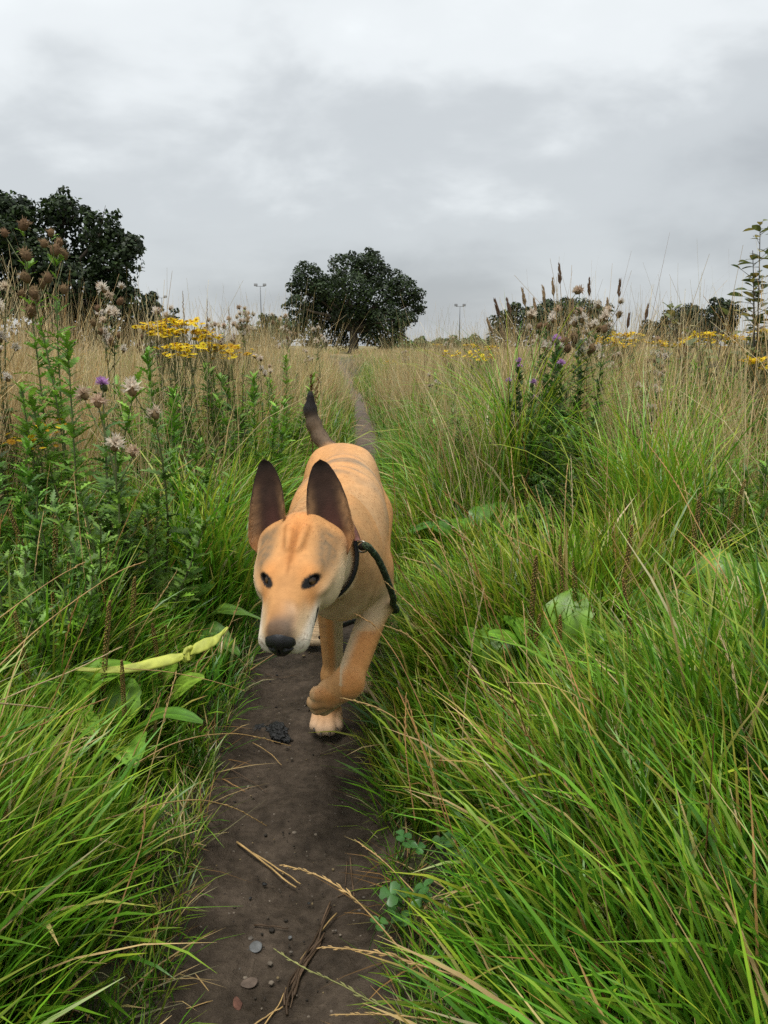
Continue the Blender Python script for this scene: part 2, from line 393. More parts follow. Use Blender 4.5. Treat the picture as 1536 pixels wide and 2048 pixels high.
def clear(x, y):
    """1 in open grass, less where a broad leaved rosette keeps the grass down"""
    k = np.ones_like(x)
    for px, py, z in ROS:
        g = on_ground(px, py, z); s_ = (1.9 if py < 1100 else 1.15 if px > 900 else 1.0) if z else .45
        k = np.minimum(k, (.50 if px > 900 else .60) + (.50 if px > 900 else .40) * ss(.55, 1.0, np.hypot((x - g.x) / (.17 * s_), (y - g.y + .12 * s_) / (.26 * s_))))
    return k
TALLS = [(1075, 2.75, .26), (1140, 2.85, .20), (1100, 2.45, .30), (1110, 2.15, .22), (160, 2.1, .25), (240, 1.75, .18), (300, 1.70, .18), (375, 3.5, .25), (400, 3.2, .2), (1365, 3.3, .15), (1490, 2.9, .2), (1500, 3.6, .2)]
def open_(x, y):
    """tall straw keeps clear of the thistle and ragwort clumps"""
    k = np.ones_like(x)
    for px, Y, rad in TALLS: k = np.minimum(k, ss(.7, 1.1, np.hypot((x - (px - 768) / FPX * (Y * CP + .16)) / rad, (y - Y + .18) / (rad + .2))))
    return k
def tufts(n, per, y0, y1, R, margin, dens, power=1.0):
    """grass grows in tufts: centres, then leaves round each; returns leaf x, y and the tuft's number"""
    tx, ty = wedge(n, y0, y1, margin, dens, power); n = len(tx)
    i = np.repeat(np.arange(n), per); a = rng.uniform(0, 6.283, len(i)); q = R * np.sqrt(rng.random(len(i)))
    return tx[i] + q * np.cos(a), ty[i] + q * np.sin(a), i, n
def grass(name, n, per, y0, y1, R, L0, L1, w0, w1, label, dens, margin=.25, seg=5, lean=.28, droop=(.10, 1.15), spread=1.15, dryness=.06, cols=None, p=None, lscale=None, power=1.0, toward=True):
    x, y, i, nt_ = tufts(n, per, y0, y1, R, margin, dens, power)
    k = dpath(x, y) > np.where(y > 5, -.01 + .65 * path_w(y), .145); x, y, i = x[k], y[k], i[k]; m = len(x)
    cols = [G_DEEP, G_MID, G_LIGHT, G_YEL] if cols is None else cols
    tc = choose(cols, nt_, p)[i] * .6 + choose(cols, m, p) * .4
    tc = tc * rng.uniform(.62, 1.3, m)[:, None] * rng.uniform(.75, 1.2, nt_)[i][:, None]
    # broad patches where the growth is yellower or bluer
    f = noise2(x, y, 1.7, 41)[:, None]; tc = tc * (1 - .35 * (f - .5) * np.array([-1.2, .0, .6]))
    isdry = rng.random(m) < dryness; tc[isdry] = choose([S_A, S_C, S_D, S_A], isdry.sum()) * rng.uniform(.6, 1.05, isdry.sum())[:, None]
    base = np.where(x > path_x(y), math.pi, 0) if toward else rng.uniform(0, 6.28, nt_)[i]
    wild = 1 + 1.1 * ss(.35, 1.0, dpath(x, y)); az = base + (rng.normal(0, spread * .6, nt_)[i] + rng.normal(0, spread * .7, m)) * wild
    ln = rng.uniform(L0, L1, m) * rng.choice([1, 1, .75, .5], m) * rng.uniform(.8, 1.15, nt_)[i]
    if lscale is not None: ln = ln * lscale(x, y)
    if y1 < 6: ln = ln * clear(x, y)
    tipk = (rng.random(m) < .15) * 1.0
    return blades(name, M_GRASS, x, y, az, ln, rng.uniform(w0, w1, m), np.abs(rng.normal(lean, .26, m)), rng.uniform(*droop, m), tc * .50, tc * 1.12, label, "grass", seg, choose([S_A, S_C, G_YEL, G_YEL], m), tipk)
def straw(name, n, per, y0, y1, R, L0, L1, w, label, dens, margin=.5, seg=4, lean=.16, bend=.8, lscale=None, cols=None, p=None, power=1.0, taper=(1, 1, .8, .6, .35)):
    x, y, i, nt_ = tufts(n, per, y0, y1, R, margin, dens, power)
    k = dpath(x, y) > np.where(y > 9, .07, .17); x, y, i = x[k], y[k], i[k]; m = len(x)
    cols = [S_A, S_A, S_B, S_B, S_C, S_D] if cols is None else cols
    c = (choose(cols, nt_)[i] * .5 + choose(cols, m) * .5) * rng.uniform(.6, 1.15, m)[:, None] * rng.uniform(.7, 1.1, nt_)[i][:, None]
    ln = rng.uniform(L0, L1, m) * rng.uniform(.75, 1.1, nt_)[i]
    if lscale is not None: ln = ln * lscale(x, y)
    az = rng.uniform(0, 6.283, nt_)[i] + rng.normal(0, .9, m)
    le = np.abs(rng.normal(0, lean, m)); be = rng.uniform(0, bend, m) * rng.choice([.25, .6, 1, 1.6], m)
    w = w * rng.uniform(.7, 1.4, m)
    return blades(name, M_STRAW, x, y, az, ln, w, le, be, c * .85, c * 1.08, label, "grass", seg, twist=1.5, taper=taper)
P_G = [.18, .32, .30, .20]
edge = lambda x, y: ss(.19, .30, dpath(x, y) + .05 * (noise2(x, y, 7, 17) - .5))
lush_len = lambda x, y: (.50 + .55 * ss(.17, .45, dpath(x, y))) * (.85 + .35 * noise2(x, y, 2.5, 9)) * np.where(x < path_x(y), .88, 1.0)
inner = lambda x, y: 1 - .70 * ss(2.3, 3.4, y) * ss(.45, .9, dpath(x, y))
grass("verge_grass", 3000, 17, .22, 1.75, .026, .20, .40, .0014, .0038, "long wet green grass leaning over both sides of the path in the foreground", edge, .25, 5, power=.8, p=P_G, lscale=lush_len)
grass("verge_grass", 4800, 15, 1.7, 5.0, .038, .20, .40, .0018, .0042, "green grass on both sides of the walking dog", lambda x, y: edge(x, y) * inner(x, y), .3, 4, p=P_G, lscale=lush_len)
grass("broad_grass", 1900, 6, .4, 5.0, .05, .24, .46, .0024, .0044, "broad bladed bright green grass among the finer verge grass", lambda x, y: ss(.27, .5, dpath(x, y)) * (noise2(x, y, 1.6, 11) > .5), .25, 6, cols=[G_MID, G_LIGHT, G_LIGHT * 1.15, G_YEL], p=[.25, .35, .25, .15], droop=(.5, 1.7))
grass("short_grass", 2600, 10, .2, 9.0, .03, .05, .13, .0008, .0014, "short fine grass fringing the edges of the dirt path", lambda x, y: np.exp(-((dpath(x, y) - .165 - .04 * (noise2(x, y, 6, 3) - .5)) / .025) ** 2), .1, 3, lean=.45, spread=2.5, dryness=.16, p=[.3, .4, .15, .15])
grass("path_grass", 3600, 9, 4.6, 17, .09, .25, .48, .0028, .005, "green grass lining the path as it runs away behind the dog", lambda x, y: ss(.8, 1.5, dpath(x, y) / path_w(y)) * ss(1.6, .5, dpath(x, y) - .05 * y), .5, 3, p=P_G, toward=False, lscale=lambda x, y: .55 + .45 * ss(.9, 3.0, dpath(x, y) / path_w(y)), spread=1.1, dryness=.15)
n_ = 1500; x, y = wedge(n_, .3, 5.0, .2, lambda x, y: (dpath(x, y) > .165) * np.exp(-((dpath(x, y) - .21) / .06) ** 2)); n_ = len(x); c_ = choose([S_C * .6, S_C * .4, S_D * .5, S_A * .7], n_) * rng.uniform(.6, 1.1, n_)[:, None]
blades("thatch", M_STRAW, x, y, rng.uniform(0, 6.28, n_), rng.uniform(.05, .20, n_), rng.uniform(.0007, .0016, n_), rng.uniform(1.0, 1.5, n_), rng.uniform(-.2, .6, n_), c_, c_, "dead brown grass litter matted along both edges of the dirt path", "grass", 4)
st_d = lambda x, y: ss(.30, .8, dpath(x, y) + .10 * (y - 3.5)) * ss(2.2, 3.6, y + .5 * noise2(x, y, 1.1, 6)) * (.08 + .92 * ss(.42, .62, noise2(x, y, .8, 14)))
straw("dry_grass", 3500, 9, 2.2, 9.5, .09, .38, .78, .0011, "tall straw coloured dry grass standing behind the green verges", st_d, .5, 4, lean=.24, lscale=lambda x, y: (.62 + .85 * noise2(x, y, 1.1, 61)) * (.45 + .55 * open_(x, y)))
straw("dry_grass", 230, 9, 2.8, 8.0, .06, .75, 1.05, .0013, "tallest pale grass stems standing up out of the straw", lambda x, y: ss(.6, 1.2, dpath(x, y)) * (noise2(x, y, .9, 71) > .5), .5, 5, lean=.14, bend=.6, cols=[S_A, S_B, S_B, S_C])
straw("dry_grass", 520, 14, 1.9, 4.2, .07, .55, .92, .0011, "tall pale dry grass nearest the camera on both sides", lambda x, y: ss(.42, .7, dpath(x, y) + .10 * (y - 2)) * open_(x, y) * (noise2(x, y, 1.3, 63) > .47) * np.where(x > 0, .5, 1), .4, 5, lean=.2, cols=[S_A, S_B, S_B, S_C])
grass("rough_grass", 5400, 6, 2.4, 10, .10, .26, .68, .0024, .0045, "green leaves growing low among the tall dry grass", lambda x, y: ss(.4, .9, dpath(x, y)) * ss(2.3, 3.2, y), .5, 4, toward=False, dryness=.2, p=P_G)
dim = lambda x, y: (.70 + .50 * noise2(x, y, .5, 3)) * (.35 + .65 * ss(.15, .8, dpath(x, y)))
straw("meadow_straw", 3700, 9, 8.5, 30, .20, .35, .66, .0030, "pale dry grass covering the meadow on both sides of the path", lambda x, y: (.2 + .8 * ss(.2, .6, dpath(x, y))) * (.3 + .7 * ss(.3, .5, noise2(x, y, .4, 33))), 1.0, 3, lscale=dim, power=.85)
grass("meadow_grass", 4200, 8, 8, 30, .25, .25, .60, .006, .011, "green growth between the dry grasses of the open meadow", lambda x, y: ss(.25, .7, dpath(x, y)) * (.25 + .75 * ss(.38, .62, noise2(x, y, .35, 31))), 1.0, 3, toward=False, p=P_G, dryness=.2, droop=(.3, 1.2), lscale=lambda x, y: .35 + .65 * ss(.15, .8, dpath(x, y)))
straw("far_meadow", 3600, 9, 28, 110, .6, .35, .60, .011, "far meadow of dry grass running back to the trees", lambda x, y: ss(.3, 1.0, dpath(x, y)) * (.5 + .5 * ss(.3, .5, noise2(x, y, .12, 34))), 3.0, 2)
grass("far_growth", 1500, 8, 26, 110, .7, .3, .55, .02, .035, "patches of green growth across the far meadow", lambda x, y: ss(.4, 1.2, dpath(x, y)) * ss(.42, .6, noise2(x, y, .10, 35)), 3.0, 2, toward=False, p=P_G, dryness=.1, droop=(.3, 1.2))
def seed_head(mb, pts, size, col, k=3, dens=11, wide=.75):
    """a spike of small overlapping spikelets along the end of a stalk"""
    pts = np.asarray(pts, float); seglen = np.linalg.norm(np.diff(pts, axis=0), axis=1); cum = np.concatenate([[0], np.cumsum(seglen)])
    for i in range(dens):
        t = i / (dens - 1); q = t * cum[-1]; a = min(int(np.searchsorted(cum, q, side='right')) - 1, len(pts) - 2); d = (pts[a + 1] - pts[a]) / (seglen[a] + 1e-9); p = pts[a] + d * (q - cum[a])
        o = rng.normal(0, 1, 3); o -= d * (o @ d); o /= np.linalg.norm(o) + 1e-9
        s_ = size * (1 - .45 * t); e = p + d * s_ * 1.9 + o * s_ * wide
        mb.tube([p, (p + e) / 2 + o * s_ * .12, e], [s_ * .14, s_ * .26, s_ * .04], np.asarray(col) * rng.uniform(.8, 1.2), k, 0, False)
def thin_stalks(name, n, y0, y1, dens, label):
    """seed stalks nobody could count, as one mesh"""
    x, y = wedge(n, y0, y1, .2, lambda x, y: dens(x, y) * (clear(x, y) > .6)); z = ground_z(x, y); mb = MB()
    for q in range(len(x)):
        c = pick([S_A, S_A, S_C, S_C * .7, S_B]) * rng.uniform(.75, 1.1); ln = rng.uniform(.26, .56)
        az = (math.pi if x[q] > path_x(y[q]) else 0) + rng.normal(0, 1.0); le = abs(rng.normal(.15, .2)); be = rng.uniform(.0, .8)
        t = np.linspace(0, 1, 8); an = le + be * t ** 2; d = np.array([math.cos(az), math.sin(az), 0])
        r = np.cumsum(np.sin(an)) / 8 * ln; h = np.cumsum(np.cos(an)) / 8 * ln
        pts = np.array([x[q], y[q], z[q] - .01]) + np.outer(r - r[0], d) + np.outer(h - h[0], [0, 0, 1.0])
        w = .0012 + .00016 * y[q]
        mb.tube(pts, w * np.linspace(1, .5, 8), c[None] * np.linspace(.8, 1.05, 8)[:, None], 3, 0, False)
        u = rng.random()
        if u < .75: seed_head(mb, pts[-3:], rng.uniform(.0035, .0055) + .0006 * y[q], c * rng.uniform(.75, 1.05), 3, 11, .5)
    tag(mb.build(name, M_STRAW), label, "grass", kind='stuff')
def pick(a): return a[rng.integers(len(a))]
thin_stalks("seed_stalks", 1250, .55, 4.5, lambda x, y: ss(.2, .45, dpath(x, y)) * np.where(x > 0, 1, .55) * (.3 + .7 * (noise2(x, y, 1.9, 21) > .45)), "thin dry seed stalks rising through the green verge grass")
# ------------------------------------------------------------------ trees, bushes, hedge and floodlight masts
M_LEAF = leaf_mat("tree foliage", rough=.55, trans=.18, spec=.3, vary=.0, hue=.0, noise=1.5)
M_BARK = plain_mat("bark", (.085, .068, .050), rough=.95, noise=6, amp=.45, bump=.8)
def leaf_cloud(centres, radii, n, size, cols, flat=.75, core=.35):
    """n leaf sprays spread through lobes (ellipsoids): two crossed, bent leaf faces each, thicker towards each lobe's skin"""
    centres, radii = np.array(centres), np.array(radii); vol = radii.prod(1) ** .75; k = rng.choice(len(centres), n, p=vol / vol.sum())
    d = rng.normal(0, 1, (n, 3)); d /= np.linalg.norm(d, axis=1, keepdims=True)
    d[:, 2] = np.where((d[:, 2] < -.35) & (rng.random(n) < .6), -d[:, 2], d[:, 2])
    r = rng.uniform(core, 1.08, n) ** .55 * (.84 + .30 * noise2(d[:, 0] * 2 + k * 3.1, d[:, 2] * 2 + d[:, 1], 1.6, 51))
    P = centres[k] + d * r[:, None] * radii[k]
    N = d + rng.normal(0, .55, (n, 3)); N[:, 2] += .35; N /= np.linalg.norm(N, axis=1, keepdims=True)
    A = np.cross(N, rng.normal(0, 1, (n, 3))); A /= np.linalg.norm(A, axis=1, keepdims=True); B = np.cross(N, A)
    s = size * rng.uniform(.55, 1.35, n)[:, None]
    # a five-cornered ragged spray, folded a little
    ring = []
    for j in range(5):
        a = j * math.pi * .4 + rng.uniform(-.35, .35, n)[:, None]; q = s * rng.uniform(.35, 1.0, n)[:, None]
        ring.append(P + (A * np.cos(a) + B * np.sin(a) * flat) * q - N * q * .35 * rng.uniform(0, 1, n)[:, None])
    V_ = np.stack([P] + ring, 1).reshape(-1, 3)
    b = np.arange(n)[:, None] * 6
    F_ = np.concatenate([np.concatenate([b, b + 1 + j, b + 1 + (j + 1) % 5], 1) for j in range(5)])
    C_ = choose(cols, n) * rng.uniform(.6, 1.4, n)[:, None] * (.75 + .5 * rng.random(len(centres)))[k][:, None]
    return V_, F_, np.repeat(C_, 6, axis=0)
def limb(mb, a, b, r0, r1, bend=.12, k=7, n=6):
    a, b = np.array(a, float), np.array(b, float); t = np.linspace(0, 1, n)[:, None]; o = rng.normal(0, bend, 3) * np.linalg.norm(b - a)
    mb.tube(a + (b - a) * t + o * (t * (1 - t) * 2), r0 + (r1 - r0) * t[:, 0], (1, 1, 1), k); return b
OAK = [np.array([.017, .032, .008]), np.array([.023, .042, .009]), np.array([.030, .052, .011]), np.array([.012, .022, .007])]
BUSH = [np.array([.045, .075, .020]), np.array([.060, .090, .026]), np.array([.035, .058, .018]), np.array([.085, .095, .035])]
WILLOW = [np.array([.075, .13, .045]), np.array([.055, .10, .035]), np.array([.10, .15, .06])]
def tree(name, loc, lobes, trunk_h, trunk_r, n, size, cols, label, cat="tree", group=None, core=.35, dark=None):
    """trunk > limbs into each lobe; crown of leaf sprays.  lobes: (x, y, z, rx, ry, rz) from the tree's foot"""
    o = tag(empty(name, loc), label, cat, group)
    mb = MB(); L_ = np.array([l[:3] for l in lobes], float); R_ = np.array([l[3:] for l in lobes], float)
    top = np.array([0, 0, trunk_h]); t = np.linspace(0, 1, 7)
    mb.tube(np.stack([.04 * trunk_h * np.sin(t * 3), 0 * t, t * trunk_h - .1], 1), trunk_r * np.interp(t, [0, .1, .3, 1], [1.6, 1.15, 1, .8]), (1, 1, 1), 9)
    for c, r in zip(L_, R_):
        m_ = top + (c - top) * .45 + np.array([0, 0, .1 * trunk_h]); limb(mb, top - (0, 0, .1), m_, trunk_r * .55, trunk_r * .32); limb(mb, m_, c, trunk_r * .32, trunk_r * .12)
        for q in range(4): limb(mb, c - (c - m_) * .3, c + rng.normal(0, .5, 3) * r, trunk_r * .14, trunk_r * .03, k=4, n=4)
    mb.build("trunk", M_BARK, o)
    if n > 3000:                                        # small tufts of foliage break each lobe's outline
        d = rng.normal(0, 1, (len(L_) * 7, 3)); d /= np.linalg.norm(d, axis=1, keepdims=True); k = np.repeat(np.arange(len(L_)), 7)
        L_ = np.concatenate([L_, L_[k] + d * R_[k] * 1.0]); R_ = np.concatenate([R_ * .93, R_[k] * rng.uniform(.16, .40, (len(k), 1))])
    V_, F_, C_ = leaf_cloud(L_, R_, n, size, cols, core=core)
    me = mesh_from("crown", V_, F_, smooth=False); set_col(me, C_); link("crown", me, M_LEAF, o)
    return o
def foot(px, dist): return Vector(((px - 768) / FPX * dist * 0.98, dist, float(ground_z((px - 768) / FPX * dist, dist)) - .05))
def crown_lobes(D, cx, foot_py, pts):
    """lobes given as picture offsets turned into metres at distance D from the foot"""
    k = D / FPX
    return [((px - cx) * k, dy * k, (foot_py - py) * k, r * k, r * k * .95, r * k * ry) for px, py, r, ry, dy in pts]
def lob(*a): return [(p[0], p[1], p[2], p[3] if len(p) > 3 else .85, rng.uniform(-45, 45) if len(p) < 5 else p[4]) for p in a]
# the oak left of the path, cut by the picture's left edge
D = 46.0
tree("oak_tree", foot(95, D), crown_lobes(D, 95, 705, lob((-10, 470, 85), (60, 450, 62), (40, 425, 36), (135, 455, 58), (160, 430, 36), (205, 500, 62), (235, 470, 42), (255, 530, 50), (235, 580, 55), (100, 530, 85), (20, 560, 85), (170, 570, 75), (60, 610, 70), (150, 625, 60), (220, 630, 52), (275, 600, 38), (-80, 520, 90), (-70, 610, 80), (280, 495, 30), (262, 660, 40), (120, 660, 50), (190, 675, 40))), 2.6, .42, 36000, .18, OAK, "large dark green oak tree cut off by the left edge of the picture")
# a lower shoot of growth at its right
tree("hawthorn_tree", foot(300, 52), crown_lobes(52, 300, 705, lob((296, 610, 24), (310, 590, 13), (304, 640, 26), (285, 655, 28), (318, 665, 22))), .9, .12, 3000, .17, OAK, "small dark tree tucked against the right side of the big left oak")
D = 74.0
tree("oak_tree", foot(706, D), crown_lobes(D, 706, 712, lob((622, 568, 36), (610, 590, 28), (655, 590, 40), (690, 548, 34), (735, 546, 38), (760, 560, 30), (700, 600, 52), (760, 610, 50), (800, 590, 36), (822, 612, 26), (836, 626, 15), (640, 630, 42), (620, 640, 30), (705, 650, 55), (770, 655, 45), (812, 645, 22), (655, 668, 34), (745, 672, 30), (600, 618, 22), (790, 672, 20))), 2.4, .45, 31000, .165, OAK, "dark round headed oak tree standing alone behind the dog at the end of the path", core=.5)
D = 84.0
tree("bush", foot(545, D), crown_lobes(D, 545, 708, lob((500, 672, 28), (535, 655, 28), (575, 660, 30), (610, 672, 32), (560, 682, 32), (520, 685, 30), (480, 690, 18), (635, 690, 22))), 1.2, .14, 4500, .26, BUSH, "olive green bush left of the lone oak", "bush")
for cx, py, r in ((352, 640, 30), (400, 668, 20), (425, 682, 12)):
    tree("sapling_tree", foot(cx, 60), crown_lobes(60, cx, 706, lob((cx - r * .3, py, r * .6), (cx + r * .4, py + 8, r * .6), (cx, py + 22, r * .8), (cx - r * .5, py + 34, r * .7), (cx + r * .5, py + 36, r * .7), (cx, py - r * .6, r * .35))), .9, .07, 700, .20, [np.array([.022, .048, .022]), np.array([.035, .065, .03])],
         {352: "feathery blue green young tree just right of the big left oak", 400: "small young tree in the gap between the two oaks", 425: "lowest scrap of young tree left of the olive bush"}[cx])
D = 105.0
tree("broad_tree", foot(1100, D), crown_lobes(D, 1100, 705, lob((1015, 652, 28), (1045, 645, 34), (1085, 640, 36), (1120, 628, 30), (1150, 630, 32), (1185, 640, 30), (1205, 660, 24), (1000, 672, 24), (1060, 670, 38), (1110, 665, 40), (1160, 665, 38), (1200, 680, 26), (1025, 685, 26))), 1.8, .4, 15000, .25, OAK + BUSH[:1], "wide domed dark tree behind the tall seed grass on the right")
tree("broad_tree", foot(1385, 115), crown_lobes(115, 1385, 705, lob((1315, 668, 28), (1350, 650, 28), (1385, 636, 28), (1420, 632, 28), (1450, 640, 26), (1375, 662, 36), (1425, 665, 36), (1465, 665, 24), (1330, 685, 28), (1290, 685, 18))), 1.8, .4, 12000, .27, OAK, "dark spreading tree at the far right behind the yellow ragwort")
# low willow scrub along the far edge of the meadow
for cx, r_, lb in ((-20, 34, "dark hawthorn bush under the left end of the big left oak"), (60, 30, "dark hawthorn bush under the middle of the big left oak"), (130, 32, "dark hawthorn bush right of the middle of the big left oak"), (205, 30, "dark hawthorn bush under the right side of the big left oak")):
    tree("hawthorn_bush", foot(cx, 49), crown_lobes(49, cx, 706, lob((cx - r_, 690, r_ * .8), (cx, 678, r_), (cx + r_, 688, r_ * .8), (cx + r_ * .3, 696, r_ * .9))), .6, .06, 1500, .18, OAK, lb, "bush", "hawthorn bushes under the left oak")
xs_ = [(790, 690, 22), (838, 692, 20), (872, 694, 18), (905, 690, 22), (945, 690, 24), (975, 694, 20), (1240, 694, 20), (1268, 692, 18), (455, 692, 14), (1500, 690, 26), (1545, 688, 28), (-40, 690, 30)]
WHERE = ["right of the foot of the lone oak", "in the low line of scrub nearest the lone oak", "in the middle of the low scrub line", "just left of the right hand floodlight mast", "just right of the right hand floodlight mast", "next to the domed tree on the right",
         "in the gap between the two far right trees", "against the left side of the far right tree", "left of the olive bush", "beside the far right tree", "past the far right tree at the picture edge", "under the big left oak"]
for (cx, py, r), wh in zip(xs_, WHERE):
    tree("scrub_bush", foot(cx, 92), crown_lobes(92, cx, 706, lob((cx - r * .7, py + 3, r * .6), (cx, py, r * .75), (cx + r * .8, py + 4, r * .6), (cx + r * .2, py - r * .5, r * .35))), .5, .05, 420, .34, WILLOW, "pale green scrub bush " + wh, "bush", "low scrub along the far edge of the meadow")
M_STEEL = plain_mat("galvanised steel", (.16, .17, .18), rough=.5, metallic=.6)
M_LAMPG = plain_mat("floodlight housing", (.12, .125, .13), rough=.4)
def mast(px, top_py, D, heads, label):
    k = D / FPX; h = (690 - top_py) * k + CAM_H; b = foot(px, D); o = tag(empty("floodlight_mast", b), label, "floodlight", "floodlight masts beyond the meadow")
    mb = MB(); mb.tube([(0, 0, -.2), (0, 0, h * .5), (0, 0, h)], [.17, .13, .09], (1, 1, 1), 8); mb.build("pole", M_STEEL, o)
    mb = MB(); w = .55 * heads; mb.tube([(-w, 0, h - .1), (w, 0, h - .1)], .06, (1, 1, 1), 6); mb.build("crossbar", M_STEEL, o)
    for i in range(heads):
        x = -w + 2 * w * i / (heads - 1); mb = MB(); c = np.array([x, -.15, h + .22])
        v = np.array([(sx * .42, sy * .16, sz * (.30 if sy < 0 else .22)) for sx in (-1, 1) for sy in (-1, 1) for sz in (-1, 1)]) @ np.array(Euler((-.5, 0, 0)).to_matrix()).T + c
        mb.add(v, [(0, 1, 3, 2), (4, 6, 7, 5), (0, 4, 5, 1), (2, 3, 7, 6), (0, 2, 6, 4), (1, 5, 7, 3)], (1, 1, 1)); mb.tube([(x, 0, h - .1), (x, -.1, h + .12)], .04, (1, 1, 1), 5); mb.build("floodlight", M_LAMPG, o, smooth=False)
mast(525, 578, 200, 2, "floodlight mast left of the lone oak above the olive bush")
mast(330, 600, 230, 2, "floodlight mast close to the right side of the big left oak")
mast(457, 645, 330, 2, "shortest floodlight mast between the two oaks")
mast(918, 616, 215, 2, "floodlight mast standing clear right of the lone oak")
# ------------------------------------------------------------------ the dog: one implicit surface, polygonised by surface nets
class SDF:
    def __init__(s): s.prims = []
    def cone(s, a, b, r1, r2, k=0.02, op='u', flow=None):
        a, b = np.array(a, float), np.array(b, float); R = max(r1, r2)
        s.prims.append(('c', (a, b, r1, r2), np.minimum(a, b) - R, np.maximum(a, b) + R, k, op, flow))
    def ell(s, c, r, k=0.02, op='u', M=None, flow=None):
        c, r = np.array(c, float), np.array(r, float); M = np.eye(3) if M is None else np.array(M, float)
        ext = np.sqrt(((M * r[None, :]) ** 2).sum(1))          # columns of M are the ellipsoid's axes
        s.prims.append(('e', (c, r, M), c - ext, c + ext, k, op, flow))
    @staticmethod
    def dist(kind, par, P):
        if kind == 'c':
            a, b, r1, r2 = par; ba = b - a
            t = np.clip(((P - a) @ ba) / max(ba @ ba, 1e-9), 0, 1)
            return np.linalg.norm(P - a - t[..., None] * ba, axis=-1) - (r1 + (r2 - r1) * t)
        c, r, M = par
        q = (P - c) @ M
        k0 = np.linalg.norm(q / r, axis=-1); k1 = np.linalg.norm(q / (r * r), axis=-1)
        return k0 * (k0 - 1.0) / np.maximum(k1, 1e-6)
    def grid(s, lo, hi, h):
        lo = np.array(lo, float); n = np.ceil((np.array(hi) - lo) / h).astype(int) + 1
        F = np.full(n, 0.08, dtype=np.float32)
        ax = [lo[i] + h * np.arange(n[i]) for i in range(3)]
        for kind, par, b0, b1, k, op, fl in s.prims:
            m = 2.2 * k + 3 * h
            i0 = np.clip(np.floor((b0 - m - lo) / h).astype(int), 0, n); i1 = np.clip(np.ceil((b1 + m - lo) / h).astype(int) + 1, 0, n)
            if (i1 <= i0).any(): continue
            P = np.stack(np.meshgrid(*[ax[i][i0[i]:i1[i]] for i in range(3)], indexing='ij'), -1)
            d = s.dist(kind, par, P).astype(np.float32)
            sl = tuple(slice(i0[i], i1[i]) for i in range(3)); f = F[sl]
            if op == 'u':
                q = np.maximum(k - np.abs(f - d), 0) / k; F[sl] = np.minimum(f, d) - q * q * k * 0.25
            else:
                q = np.maximum(k - np.abs(f + d), 0) / k; F[sl] = np.maximum(f, -d) + q * q * k * 0.25
        return F, lo, h
def surface_nets(F, lo, h):
    inside = F < 0
    n = F.shape
    cells = np.zeros([i - 1 for i in n], dtype=np.int8)
    corner = [(i, j, k) for i in (0, 1) for j in (0, 1) for k in (0, 1)]
    for i, j, k in corner:
        cells += inside[i:n[0]-1+i, j:n[1]-1+j, k:n[2]-1+k]
    act = np.argwhere((cells > 0) & (cells < 8))
    idx = np.full(cells.shape, -1, dtype=np.int32); idx[tuple(act.T)] = np.arange(len(act))
    acc = np.zeros((len(act), 3)); cnt = np.zeros(len(act))
    for a in range(8):
        for b in range(a + 1, 8):
            ca, cb = corner[a], corner[b]
            if sum(x != y for x, y in zip(ca, cb)) != 1: continue
            fa = F[tuple((act + ca).T)].astype(float); fb = F[tuple((act + cb).T)].astype(float)
            m = (fa < 0) != (fb < 0)
            t = np.where(m, fa / np.where(m, fa - fb, 1), 0)
            acc[m] += np.array(ca) + t[m, None] * (np.array(cb) - np.array(ca)); cnt[m] += 1
    V = lo + h * (act + acc / cnt[:, None])
    Q = []
    for axis in range(3):
        u, w = [(1, 2), (2, 0), (0, 1)][axis]
        sa = [slice(1, -1)] * 3; sa[axis] = slice(0, n[axis] - 1); sb = list(sa); sb[axis] = slice(1, n[axis])
        A, B = inside[tuple(sa)], inside[tuple(sb)]
        e = np.argwhere(A != B); s_ = A[tuple(e.T)]
        off = np.ones(3, int); off[axis] = 0; e = e + off
        def c(du, dw):
            q = e.copy(); q[:, u] -= du; q[:, w] -= dw; return idx[tuple(q.T)]
        q = np.stack([c(1, 1), c(0, 1), c(0, 0), c(1, 0)], 1)
        q[~s_] = q[~s_][:, ::-1]
        Q.append(q)
    return V, np.concatenate(Q)

# ---- head frame: X to the picture's right, F along the muzzle, U up through the crown
HY, HP, HR = math.radians(-5), math.radians(27), math.radians(0)
HO = np.array(at(586, 1170, 1.085))                       # between the eyes, a little inside the skull
def head_axes():
    F = np.array([math.sin(HY) * math.cos(HP), -math.cos(HY) * math.cos(HP), -math.sin(HP)])
    X = np.cross(F, [0, 0, 1.0]) * -1; X /= np.linalg.norm(X)
    U = np.cross(F, X); U = U if U[2] > 0 else -U
    c, s = math.cos(HR), math.sin(HR)
    return np.stack([X * c + U * s, F, U * c - X * s], 1)
HM = head_axes(); HS = 0.96
def hw(x, f, u): return HO + HM @ (np.array([x, f, u]) * HS)
S = SDF()
def hc(a, b, r1, r2, k=0.012, op='u'): S.cone(hw(*a), hw(*b), r1 * HS, r2 * HS, k, op)
def he(c, r, k=0.012, op='u', tilt=None):
    M = HM
    if tilt: M = HM @ np.array(Euler(tilt).to_matrix())
    S.ell(hw(*c), np.array(r) * HS, k, op, M)

def EYE(s):
    """an eye on side s in head coordinates: middle of the opening, its long axis, short axis and outward normal"""
    a = np.array([s * .80, -.50, .15]); n = np.array([s * .56, .50, .62]); a /= np.linalg.norm(a); n -= a * (a @ n); n /= np.linalg.norm(n)
    return np.array([s * .0295, .0130, .0220]), a, np.cross(n, a), n
